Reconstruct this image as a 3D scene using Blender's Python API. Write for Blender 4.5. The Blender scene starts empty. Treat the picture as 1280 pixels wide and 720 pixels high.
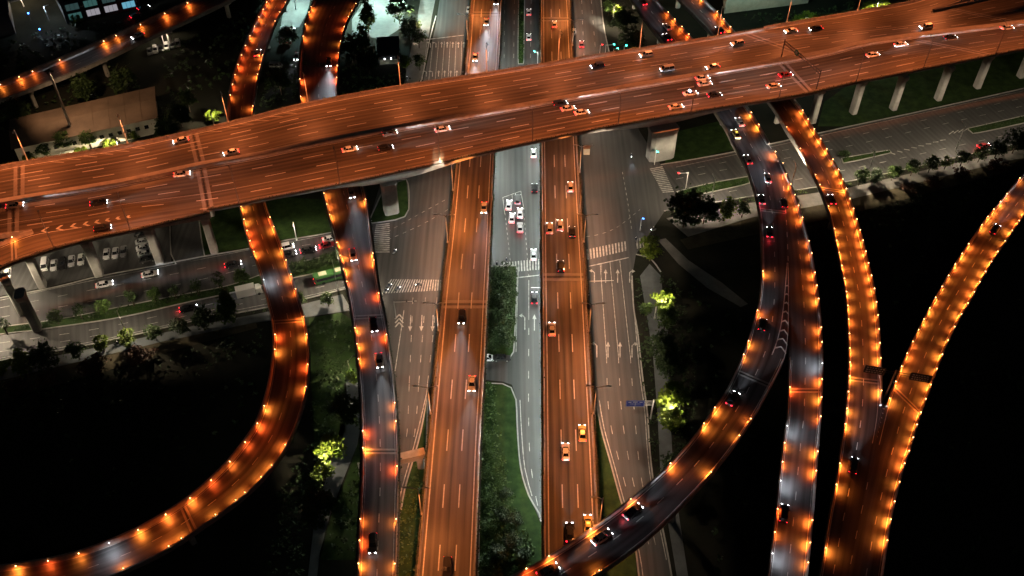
import bpy, math, random
from mathutils import Vector
C = bpy.context.scene
COL = C.collection
RD = random.Random(7)
PI = math.pi

# ---------------------------------------------------------------- camera, night sky, exposure
CAM_H = 190.0
FPX = 1207.0
PITCH = math.atan(1204.0 / 1207.0)
cd = bpy.data.cameras.new('camera')
cam = bpy.data.objects.new('camera', cd)
COL.objects.link(cam)
cam.location = (0, 0, CAM_H)
cam.rotation_euler = (PI / 2 - PITCH, 0, 0)
cd.sensor_width = 36.0
cd.lens = FPX / 1280 * 36
cd.clip_end = 6000
cd.clip_start = 1
C.camera = cam

world = bpy.data.worlds.new('World')
C.world = world
world.use_nodes = True
wn = world.node_tree.nodes
wb = wn['Background']
sky = wn.new('ShaderNodeTexSky')
sky.sky_type = 'NISHITA'
sky.sun_disc = False
sky.sun_elevation = math.radians(2)
sky.sun_rotation = math.radians(200)
world.node_tree.links.new(sky.outputs['Color'], wb.inputs['Color'])
wb.inputs['Strength'].default_value = 0.004

sd = bpy.data.lights.new('moon', 'SUN')
sd.energy = 0.02
sd.angle = math.radians(0.5)
sd.color = (0.75, 0.85, 1.0)
so = bpy.data.objects.new('moon', sd)
COL.objects.link(so)
so.rotation_euler = (math.radians(40), 0, math.radians(20))

C.view_settings.view_transform = 'Standard'
C.view_settings.look = 'None'
C.view_settings.gamma = 1.0
C.view_settings.exposure = 0.0
C.view_settings.use_curve_mapping = False
C.render.engine = 'CYCLES'
C.cycles.use_denoising = True
C.cycles.max_bounces = 4
C.cycles.diffuse_bounces = 2
C.cycles.glossy_bounces = 2
C.cycles.transmission_bounces = 2
C.cycles.sample_clamp_indirect = 4.0
C.cycles.sample_clamp_direct = 0.0
C.cycles.caustics_reflective = False
C.cycles.caustics_refractive = False
try:
    C.cycles.use_light_tree = True
except Exception:
    pass

# light levels (tuned against the photograph)
E_STREET = 8600.0      # sodium heads over the decks
E_WHITE = 3750.0       # white heads over the ground streets
E_BARRIER = 1500.0      # little barrier lights of the ramps
E_HEAD = 3800.0         # car headlights
COL_SODIUM = (1.0, 0.238, 0.070)

SP, CP = math.sin(PITCH), math.cos(PITCH)


def P(u, v, z=0.0):
    """The point at height z that the photograph shows at pixel (u, v)."""
    x, y = (u - 640.0) / FPX, (v - 360.0) / FPX
    d = Vector((x, CP - y * SP, -SP - y * CP))
    t = (CAM_H - z) / (-d.z)
    return Vector((d.x * t, d.y * t, z))


# ---------------------------------------------------------------- materials
def mat(name, color, rough=0.6, var=0.0, scale=1.0, color2=None, metal=0.0, bump=0.0, spec=0.5, coat=0.0):
    m = bpy.data.materials.new(name)
    m.use_nodes = True
    nt = m.node_tree
    b = nt.nodes['Principled BSDF']
    b.inputs['Base Color'].default_value = (*color, 1)
    b.inputs['Roughness'].default_value = rough
    b.inputs['Metallic'].default_value = metal
    b.inputs['Specular IOR Level'].default_value = spec
    b.inputs['Coat Weight'].default_value = coat
    if var > 0:
        tc = nt.nodes.new('ShaderNodeTexCoord')
        n = nt.nodes.new('ShaderNodeTexNoise')
        n.inputs['Scale'].default_value = scale
        n.inputs['Detail'].default_value = 6
        n.inputs['Roughness'].default_value = 0.65
        nt.links.new(tc.outputs['Object'], n.inputs['Vector'])
        r = nt.nodes.new('ShaderNodeValToRGB')
        c2 = color2 or tuple(c * (1 - var) for c in color)
        r.color_ramp.elements[0].position = 0.35
        r.color_ramp.elements[1].position = 0.68
        r.color_ramp.elements[0].color = (*c2, 1)
        r.color_ramp.elements[1].color = (*color, 1)
        nt.links.new(n.outputs['Fac'], r.inputs['Fac'])
        nt.links.new(r.outputs['Color'], b.inputs['Base Color'])
        if bump > 0:
            bp = nt.nodes.new('ShaderNodeBump')
            bp.inputs['Strength'].default_value = bump
            nt.links.new(n.outputs['Fac'], bp.inputs['Height'])
            nt.links.new(bp.outputs['Normal'], b.inputs['Normal'])
    return m


def emit(name, color, strength):
    m = bpy.data.materials.new(name)
    m.use_nodes = True
    nt = m.node_tree
    b = nt.nodes['Principled BSDF']
    b.inputs['Base Color'].default_value = (0.02, 0.02, 0.02, 1)
    b.inputs['Emission Color'].default_value = (*color, 1)
    b.inputs['Emission Strength'].default_value = strength
    return m


def asphalt(name, base, lanes=3, amp=0.95, rough=0.55):
    """Asphalt with patches, fine grain and tyre-worn tracks that run along the road (UV: u across, v metres along)."""
    m = bpy.data.materials.new(name)
    m.use_nodes = True
    nt = m.node_tree
    N, L = nt.nodes, nt.links
    b = N['Principled BSDF']
    uv = N.new('ShaderNodeUVMap')
    mp = N.new('ShaderNodeMapping')
    mp.inputs['Scale'].default_value = (1.0, 0.02, 1)
    L.new(uv.outputs['UV'], mp.inputs['Vector'])
    streak = N.new('ShaderNodeTexNoise')
    streak.inputs['Scale'].default_value = 1.3
    streak.inputs['Detail'].default_value = 5
    L.new(mp.outputs['Vector'], streak.inputs['Vector'])
    mp2 = N.new('ShaderNodeMapping')
    mp2.inputs['Scale'].default_value = (0.12, 0.05, 1)
    L.new(uv.outputs['UV'], mp2.inputs['Vector'])
    patch = N.new('ShaderNodeTexNoise')
    patch.inputs['Scale'].default_value = 1.0
    patch.inputs['Detail'].default_value = 4
    L.new(mp2.outputs['Vector'], patch.inputs['Vector'])
    fine = N.new('ShaderNodeTexNoise')
    fine.inputs['Scale'].default_value = 5.0
    fine.inputs['Detail'].default_value = 3
    L.new(uv.outputs['UV'], fine.inputs['Vector'])
    sep = N.new('ShaderNodeSeparateXYZ')
    L.new(uv.outputs['UV'], sep.inputs['Vector'])
    # wheel tracks: two per 3.5 m lane
    mul = N.new('ShaderNodeMath'); mul.operation = 'MULTIPLY'
    mul.inputs[1].default_value = 2 * PI / 1.75
    L.new(sep.outputs['X'], mul.inputs[0])
    sn = N.new('ShaderNodeMath'); sn.operation = 'SINE'
    L.new(mul.outputs[0], sn.inputs[0])

    def madd(a, k, c):
        q = N.new('ShaderNodeMath'); q.operation = 'MULTIPLY_ADD'
        L.new(a, q.inputs[0]); q.inputs[1].default_value = k
        if isinstance(c, float): q.inputs[2].default_value = c
        else: L.new(c, q.inputs[2])
        return q.outputs[0]
    f = madd(streak.outputs['Fac'], 2.0 * amp, 1.0 - amp)
    f = madd(patch.outputs['Fac'], 1.4 * amp, madd(f, 1.0, -0.7 * amp))
    f = madd(fine.outputs['Fac'], 0.5 * amp, madd(f, 1.0, -0.25 * amp))
    f = madd(sn.outputs[0], 0.20 * amp, f)
    vm = N.new('ShaderNodeVectorMath'); vm.operation = 'SCALE'
    vm.inputs[0].default_value = base
    L.new(f, vm.inputs['Scale'])
    L.new(vm.outputs[0], b.inputs['Base Color'])
    b.inputs['Roughness'].default_value = rough
    b.inputs['Specular IOR Level'].default_value = 0.4
    return m


def leafmat(name, c1, c2):
    m = bpy.data.materials.new(name)
    m.use_nodes = True
    nt = m.node_tree
    b = nt.nodes['Principled BSDF']
    tc = nt.nodes.new('ShaderNodeTexCoord')
    n = nt.nodes.new('ShaderNodeTexNoise')
    n.inputs['Scale'].default_value = 0.9
    n.inputs['Detail'].default_value = 3
    nt.links.new(tc.outputs['Object'], n.inputs['Vector'])
    r = nt.nodes.new('ShaderNodeValToRGB')
    r.color_ramp.elements[0].position = 0.35
    r.color_ramp.elements[1].position = 0.65
    r.color_ramp.elements[0].color = (*c1, 1)
    r.color_ramp.elements[1].color = (*c2, 1)
    nt.links.new(n.outputs['Fac'], r.inputs['Fac'])
    nt.links.new(r.outputs['Color'], b.inputs['Base Color'])
    b.inputs['Roughness'].default_value = 0.6
    b.inputs['Specular IOR Level'].default_value = 0.2
    b.inputs['Subsurface Weight'].default_value = 0.0
    return m


M = dict(
    deck=asphalt('deck_asphalt', (0.092, 0.076, 0.056)),
    ramp=asphalt('ramp_asphalt', (0.060, 0.058, 0.060)),
    road=asphalt('street_asphalt', (0.072, 0.072, 0.071), amp=0.5, rough=0.6),
    concrete=mat('concrete', (0.36, 0.34, 0.31), 0.8, 0.35, 0.5, bump=0.05),
    median=mat('median_concrete', (0.50, 0.47, 0.43), 0.8, 0.3, 0.4),
    pier=mat('pier_concrete', (0.40, 0.39, 0.36), 0.85, 0.3, 0.35, bump=0.05),
    parapet=mat('parapet_concrete', (0.30, 0.28, 0.26), 0.8, 0.4, 0.6),
    kerb=mat('kerb_stone', (0.42, 0.41, 0.38), 0.8, 0.3, 0.8),
    paint=mat('road_paint', (0.62, 0.61, 0.57), 0.6, 0.35, 1.6),
    paint_worn=mat('worn_road_paint', (0.45, 0.44, 0.42), 0.6, 0.5, 1.2),
    ypaint=mat('yellow_road_paint', (0.55, 0.38, 0.08), 0.6, 0.4, 1.2),
    street_paint=mat('street_paint', (0.66, 0.65, 0.61), 0.65, 0.65, 0.9),
    joint=mat('joint_concrete', (0.24, 0.23, 0.22), 0.7, 0.3, 1.0),
    rubber_joint=mat('joint_rubber', (0.02, 0.02, 0.02), 0.6),
    ground=mat('bare_ground', (0.030, 0.028, 0.020), 0.95, 0.6, 0.05, (0.012, 0.014, 0.009), spec=0.1),
    grass=mat('grass', (0.040, 0.075, 0.018), 0.9, 0.5, 0.35, (0.016, 0.036, 0.009), spec=0.15),
    dryground=mat('verge_soil', (0.085, 0.072, 0.045), 0.95, 0.5, 0.2, spec=0.1),
    path=mat('path_paving', (0.17, 0.165, 0.15), 0.85, 0.35, 0.3),
    bluepath=mat('cycle_path', (0.13, 0.145, 0.15), 0.85, 0.35, 0.25),
    steel=mat('galvanised_steel', (0.45, 0.45, 0.44), 0.45, metal=0.7),
    white_steel=mat('white_pole_paint', (0.72, 0.71, 0.68), 0.5),
    dark_steel=mat('dark_steel', (0.05, 0.05, 0.055), 0.5, metal=0.4),
    rail=mat('rail_paint', (0.28, 0.26, 0.25), 0.5, metal=0.3),
    tyre=mat('tyre', (0.012, 0.012, 0.012), 0.85),
    glass=mat('car_glass', (0.012, 0.014, 0.017), 0.08, spec=0.8),
    trim=mat('car_trim', (0.03, 0.03, 0.03), 0.6),
    bark=mat('bark', (0.09, 0.065, 0.045), 0.9, 0.4, 3),
    leaf=leafmat('leaf_green', (0.030, 0.062, 0.014), (0.075, 0.125, 0.028)),
    leaf_dark=leafmat('leaf_dark', (0.018, 0.035, 0.012), (0.042, 0.070, 0.022)),
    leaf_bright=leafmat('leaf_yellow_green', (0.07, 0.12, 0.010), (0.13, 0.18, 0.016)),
    leaf_red=leafmat('leaf_reddish', (0.055, 0.022, 0.014), (0.09, 0.045, 0.022)),
    blue=mat('sign_blue', (0.025, 0.05, 0.32), 0.4),
    signgreen=mat('sign_green', (0.03, 0.22, 0.13), 0.4),
    signdark=mat('sign_back', (0.03, 0.034, 0.036), 0.5),
    signtext=mat('sign_lettering', (0.55, 0.58, 0.58), 0.5),
    rust=mat('rust_panel', (0.22, 0.10, 0.05), 0.7, 0.4, 0.8),
    roof=mat('shed_roof', (0.19, 0.125, 0.085), 0.7, 0.4, 0.12),
    wall=mat('pale_wall', (0.50, 0.47, 0.36), 0.8, 0.3, 0.3),
    darkwall=mat('dark_wall', (0.06, 0.065, 0.07), 0.8, 0.3, 0.2),
    skin=mat('skin', (0.35, 0.2, 0.13), 0.6),
    cloth=mat('dark_clothes', (0.03, 0.035, 0.06), 0.8),
    e_head=emit('headlamp_glow', (0.93, 0.96, 1.0), 28),
    e_tail=emit('tail_lamp_glow', (1.0, 0.015, 0.03), 9),
    e_tail_dim=emit('tail_lamp_dim', (1.0, 0.02, 0.03), 2.0),
    e_amber=emit('amber_lens', (1.0, 0.42, 0.16), 30),
    e_whitelens=emit('white_lens', (0.9, 0.95, 1.0), 14),
    e_lamp=emit('sodium_lens', (1.0, 0.45, 0.12), 3.0),
    e_strip=emit('strip_glow', (1.0, 0.20, 0.02), 5.0),
    e_win_teal=emit('teal_window', (0.30, 0.85, 0.80), 0.11),
    e_win_white=emit('white_window', (0.9, 0.85, 0.95), 0.32),
    e_win_blue=emit('blue_screen', (0.25, 0.75, 1.0), 0.5),
    e_win_dim=emit('dim_window', (0.25, 0.5, 0.5), 0.10),
    e_blue=emit('blue_beacon', (0.45, 0.7, 1.0), 40),
    e_green=emit('green_signal', (0.05, 1.0, 0.7), 25),
    e_red=emit('red_signal', (1.0, 0.03, 0.03), 12),
    e_gold=emit('taxi_sign', (1.0, 0.75, 0.1), 5),
    e_blue_lamp=emit('blue_lamp', (0.05, 0.2, 1.0), 15),
)
PAINTS = dict(
    white=(0.85, 0.85, 0.85), silver=(0.60, 0.61, 0.62), grey=(0.16, 0.165, 0.17), black=(0.014, 0.014, 0.016),
    blue=(0.03, 0.05, 0.11), red=(0.30, 0.02, 0.02), tan=(0.60, 0.54, 0.46), yellow=(0.75, 0.58, 0.22), green=(0.035, 0.11, 0.03))
PM = {k: mat('car_paint_' + k, c, 0.3, spec=0.5, coat=0.6) for k, c in PAINTS.items()}


# ---------------------------------------------------------------- mesh helpers
def worldloc(o):
    v = Vector((0, 0, 0))
    while o is not None:
        v = v + Vector(o.location)
        o = o.parent
    return v


class MB:
    def __init__(self):
        self.v, self.f, self.mi, self.uv = [], [], [], {}

    def vert(self, p):
        self.v.append(tuple(p))
        return len(self.v) - 1

    def face(self, ids, mi=0, uv=None):
        if uv is not None:
            self.uv[len(self.f)] = uv
        self.f.append(tuple(ids))
        self.mi.append(mi)

    def quad(self, a, b, c, d, mi=0, uv=None):
        i = len(self.v)
        self.v += [tuple(a), tuple(b), tuple(c), tuple(d)]
        self.face((i, i + 1, i + 2, i + 3), mi, uv)

    def poly(self, pts, mi=0, uv=None):
        i = len(self.v)
        self.v += [tuple(p) for p in pts]
        self.face(tuple(range(i, i + len(pts))), mi, uv)

    def loft(self, rings, closed=True, caps=True, mi=0):
        base = len(self.v)
        n = len(rings[0])
        for r in rings:
            self.v += [tuple(p) for p in r]
        for k in range(len(rings) - 1):
            for j in range(n if closed else n - 1):
                a = base + k * n + j
                b = base + k * n + (j + 1) % n
                self.face((a, b, b + n, a + n), mi)
        if caps and closed:
            self.face(tuple(base + j for j in reversed(range(n))), mi)
            self.face(tuple(base + (len(rings) - 1) * n + j for j in range(n)), mi)

    def box(self, c, s, rot=0.0, mi=0):
        cx, cy, cz = c
        hx, hy, hz = s[0] / 2, s[1] / 2, s[2] / 2
        co, si = math.cos(rot), math.sin(rot)
        ring = lambda z: [(cx + x * co - y * si, cy + x * si + y * co, z) for x, y in ((-hx, -hy), (hx, -hy), (hx, hy), (-hx, hy))]
        self.loft([ring(cz - hz), ring(cz + hz)], mi=mi)

    def bar(self, a, b, w, h, mi=0):
        """A box beam from a to b."""
        a, b = Vector(a), Vector(b)
        d = (b - a).normalized()
        up = Vector((0, 0, 1)) if abs(d.z) < 0.95 else Vector((0, 1, 0))
        s = d.cross(up).normalized()
        t = s.cross(d).normalized()
        ring = lambda p: [p - s * w / 2 - t * h / 2, p + s * w / 2 - t * h / 2, p + s * w / 2 + t * h / 2, p - s * w / 2 + t * h / 2]
        self.loft([ring(a), ring(b)], mi=mi)

    def tube(self, pts, r, n=6, mi=0):
        pts = [Vector(p) for p in pts]
        rs = r if isinstance(r, (list, tuple)) else [r] * len(pts)
        rings = []
        for i, p in enumerate(pts):
            d = (pts[min(i + 1, len(pts) - 1)] - pts[max(i - 1, 0)]).normalized()
            up = Vector((0, 0, 1)) if abs(d.z) < 0.9 else Vector((0, 1, 0))
            s = d.cross(up).normalized()
            t = s.cross(d).normalized()
            rings.append([p + (s * math.cos(2 * PI * k / n) + t * math.sin(2 * PI * k / n)) * rs[i] for k in range(n)])
        self.loft(rings, mi=mi)

    def ball(self, c, r, n=8, m=5, mi=0, sz=1.0):
        rings = []
        for i in range(1, m):
            a = PI * i / m
            rings.append([(c[0] + r * math.sin(a) * math.cos(2 * PI * k / n), c[1] + r * math.sin(a) * math.sin(2 * PI * k / n),
                           c[2] - sz * r * math.cos(a)) for k in range(n)])
        self.loft(rings, mi=mi)

    def merge(self, o, mi):
        b = len(self.v)
        self.v += o.v
        for f in o.f:
            self.face(tuple(i + b for i in f), mi)

    def build(self, name, mats, parent=None, local=False, smooth=False):
        me = bpy.data.meshes.new(name)
        off = Vector((0, 0, 0))
        if parent is not None and not local:
            off = worldloc(parent)
        me.from_pydata([(p[0] - off.x, p[1] - off.y, p[2] - off.z) for p in self.v], [], self.f)
        if not isinstance(mats, (list, tuple)):
            mats = [mats]
        for m in mats:
            me.materials.append(m)
        me.polygons.foreach_set('material_index', self.mi)
        if smooth:
            me.polygons.foreach_set('use_smooth', [True] * len(self.f))
        if self.uv:
            ul = me.uv_layers.new(name='UVMap')
            for pi, uvs in self.uv.items():
                p = me.polygons[pi]
                for k, li in enumerate(p.loop_indices):
                    ul.data[li].uv = uvs[k]
        me.update()
        o = bpy.data.objects.new(name, me)
        COL.objects.link(o)
        if parent is not None:
            o.parent = parent
        return o


def tag(o, label=None, cat=None, group=None, kind=None):
    if label: o['label'] = label
    if cat: o['category'] = cat
    if group: o['group'] = group
    if kind: o['kind'] = kind
    return o


def thing(name, label, cat, loc=(0, 0, 0), rz=0.0, group=None):
    o = bpy.data.objects.new(name, None)
    COL.objects.link(o)
    o.empty_display_size = 0.5
    o.location = loc
    o.rotation_euler = (0, 0, rz)
    return tag(o, label, cat, group)


def copy_tree(o, parent=None):
    c = o.copy()
    COL.objects.link(c)
    c.parent = parent
    for ch in list(o.children):
        copy_tree(ch, c)
    return c


ORD = ['first', 'second', 'third', 'fourth', 'fifth', 'sixth', 'seventh', 'eighth', 'ninth', 'tenth', 'eleventh', 'twelfth',
       'thirteenth', 'fourteenth', 'fifteenth', 'sixteenth', 'seventeenth', 'eighteenth', 'nineteenth', 'twentieth',
       'twenty-first', 'twenty-second', 'twenty-third', 'twenty-fourth', 'twenty-fifth', 'twenty-sixth', 'twenty-seventh', 'twenty-eighth']


SIGN_Y = 1.0


def batwing(name, color, energy, cone=150, blend=0.35, power=2.2, radius=0.25, cmin=0.22, ymin=None, ymax=None, soft=.10):
    """A street-lamp head: throws more light sideways, so that the road below is lit evenly."""
    l = bpy.data.lights.new(name, 'SPOT')
    l.energy = energy
    l.color = color
    l.spot_size = math.radians(cone)
    l.spot_blend = blend
    l.shadow_soft_size = radius
    l.use_nodes = True
    nt = l.node_tree
    em = nt.nodes['Emission']
    tc = nt.nodes.new('ShaderNodeTexCoord')
    sp = nt.nodes.new('ShaderNodeSeparateXYZ')
    nt.links.new(tc.outputs['Normal'], sp.inputs[0])
    ab = nt.nodes.new('ShaderNodeMath'); ab.operation = 'ABSOLUTE'
    nt.links.new(sp.outputs['Z'], ab.inputs[0])
    mx = nt.nodes.new('ShaderNodeMath'); mx.operation = 'MAXIMUM'; mx.inputs[1].default_value = cmin
    nt.links.new(ab.outputs[0], mx.inputs[0])
    pw = nt.nodes.new('ShaderNodeMath'); pw.operation = 'POWER'; pw.inputs[1].default_value = -power
    nt.links.new(mx.outputs[0], pw.inputs[0])
    out = pw.outputs[0]
    yz = nt.nodes.new('ShaderNodeMath'); yz.operation = 'DIVIDE'
    nt.links.new(sp.outputs['Y'], yz.inputs[0])
    nt.links.new(mx.outputs[0], yz.inputs[1])
    # cut-off shields on the house side and the far side of the head
    for lim, w in ((ymin, soft), (ymax, -.14)):
        if lim is None: continue
        mr = nt.nodes.new('ShaderNodeMapRange')
        mr.interpolation_type = 'SMOOTHSTEP'
        mr.inputs['From Min'].default_value = lim
        mr.inputs['From Max'].default_value = lim + w
        if w < 0:
            mr.inputs['From Min'].default_value = lim + w
            mr.inputs['From Max'].default_value = lim
            mr.inputs['To Min'].default_value = 1.0
            mr.inputs['To Max'].default_value = 0.0
        neg = nt.nodes.new('ShaderNodeMath'); neg.operation = 'MULTIPLY'; neg.inputs[1].default_value = SIGN_Y
        nt.links.new(yz.outputs[0], neg.inputs[0])
        nt.links.new(neg.outputs[0], mr.inputs['Value'])
        mu = nt.nodes.new('ShaderNodeMath'); mu.operation = 'MULTIPLY'
        nt.links.new(out, mu.inputs[0])
        nt.links.new(mr.outputs['Result'], mu.inputs[1])
        out = mu.outputs[0]
    nt.links.new(out, em.inputs['Strength'])
    return l


def spot(name, color, energy, cone, blend=1.0, radius=0.1):
    l = bpy.data.lights.new(name, 'SPOT')
    l.energy = energy
    l.color = color
    l.spot_size = math.radians(cone)
    l.spot_blend = blend
    l.shadow_soft_size = radius
    return l


def shape_headlight(l, tilt):
    """Dipped beam: strongest just under a sharp horizontal cut-off, so that the road is lit far ahead and little at the bumper."""
    l.use_nodes = True
    nt = l.node_tree
    em = nt.nodes['Emission']
    tc = nt.nodes.new('ShaderNodeTexCoord')
    sp = nt.nodes.new('ShaderNodeSeparateXYZ')
    nt.links.new(tc.outputs['Normal'], sp.inputs[0])

    def op(kind, a, b=None):
        n = nt.nodes.new('ShaderNodeMath'); n.operation = kind
        for i, x in enumerate((a, b)):
            if x is None: continue
            if isinstance(x, (int, float)): n.inputs[i].default_value = x
            else: nt.links.new(x, n.inputs[i])
        return n.outputs[0]
    az = op('MAXIMUM', op('ABSOLUTE', sp.outputs['Z']), .05)
    t = op('SUBTRACT', tilt, op('DIVIDE', sp.outputs['Y'], az))
    g = op('POWER', op('DIVIDE', op('MAXIMUM', t, .028), .1), -2.2)
    cut = nt.nodes.new('ShaderNodeMapRange'); cut.interpolation_type = 'SMOOTHSTEP'
    cut.inputs['From Min'].default_value = .004
    cut.inputs['From Max'].default_value = .03
    nt.links.new(t, cut.inputs['Value'])
    nt.links.new(op('MULTIPLY', g, cut.outputs['Result']), em.inputs['Strength'])


def shape_pool(l, base, low=.13, c0=.26, c1=.88):
    """A small parapet lamp: a bright pool below it, and a weaker, redder spread over the whole lane."""
    l.use_nodes = True
    nt = l.node_tree
    em = nt.nodes['Emission']
    tc = nt.nodes.new('ShaderNodeTexCoord')
    sp = nt.nodes.new('ShaderNodeSeparateXYZ')
    nt.links.new(tc.outputs['Normal'], sp.inputs[0])
    ab = nt.nodes.new('ShaderNodeMath'); ab.operation = 'ABSOLUTE'
    nt.links.new(sp.outputs['Z'], ab.inputs[0])
    mr = nt.nodes.new('ShaderNodeMapRange'); mr.interpolation_type = 'SMOOTHSTEP'
    mr.inputs['From Min'].default_value = c0
    mr.inputs['From Max'].default_value = c1
    mr.inputs['To Min'].default_value = low
    nt.links.new(ab.outputs[0], mr.inputs['Value'])
    nt.links.new(mr.outputs['Result'], em.inputs['Strength'])
    mx = nt.nodes.new('ShaderNodeMix'); mx.data_type = 'RGBA'
    mx.inputs['A'].default_value = (*base, 1)
    mx.inputs['B'].default_value = (1, 1, 1, 1)
    nt.links.new(mr.outputs['Result'], mx.inputs['Factor'])
    nt.links.new(mx.outputs['Result'], em.inputs['Color'])


def put_light(data, loc, direction, parent=None, name=None):
    o = bpy.data.objects.new(name or data.name, data)
    COL.objects.link(o)
    o.rotation_euler = Vector(direction).to_track_quat('-Z', 'Y').to_euler()
    o.parent = parent
    o.location = Vector(loc) - (worldloc(parent) if parent is not None else Vector((0, 0, 0)))
    return o


def cr(p0, p1, p2, p3, t):
    return 0.5 * ((2 * p1) + (p2 - p0) * t + (2 * p0 - 5 * p1 + 4 * p2 - p3) * t * t + (3 * p1 - p0 - 3 * p2 + p3) * t ** 3)


def spline(pts, per):
    out = []
    n = len(pts)
    for i in range(n - 1):
        a, b, c, d = pts[max(i - 1, 0)], pts[i], pts[i + 1], pts[min(i + 2, n - 1)]
        for k in range(per[i]):
            out.append(cr(a, b, c, d, k / per[i]))
    out.append(pts[-1].copy())
    return out


def in_poly(p, poly):
    x, y = p[0], p[1]
    c = False
    j = len(poly) - 1
    for i in range(len(poly)):
        xi, yi, xj, yj = poly[i][0], poly[i][1], poly[j][0], poly[j][1]
        if (yi > y) != (yj > y) and x < (xj - xi) * (y - yi) / (yj - yi) + xi:
            c = not c
        j = i
    return c


# ---------------------------------------------------------------- elevated roads
BW = 0.45        # parapet width
BH = 0.9         # parapet height
DECKS = {}


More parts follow.
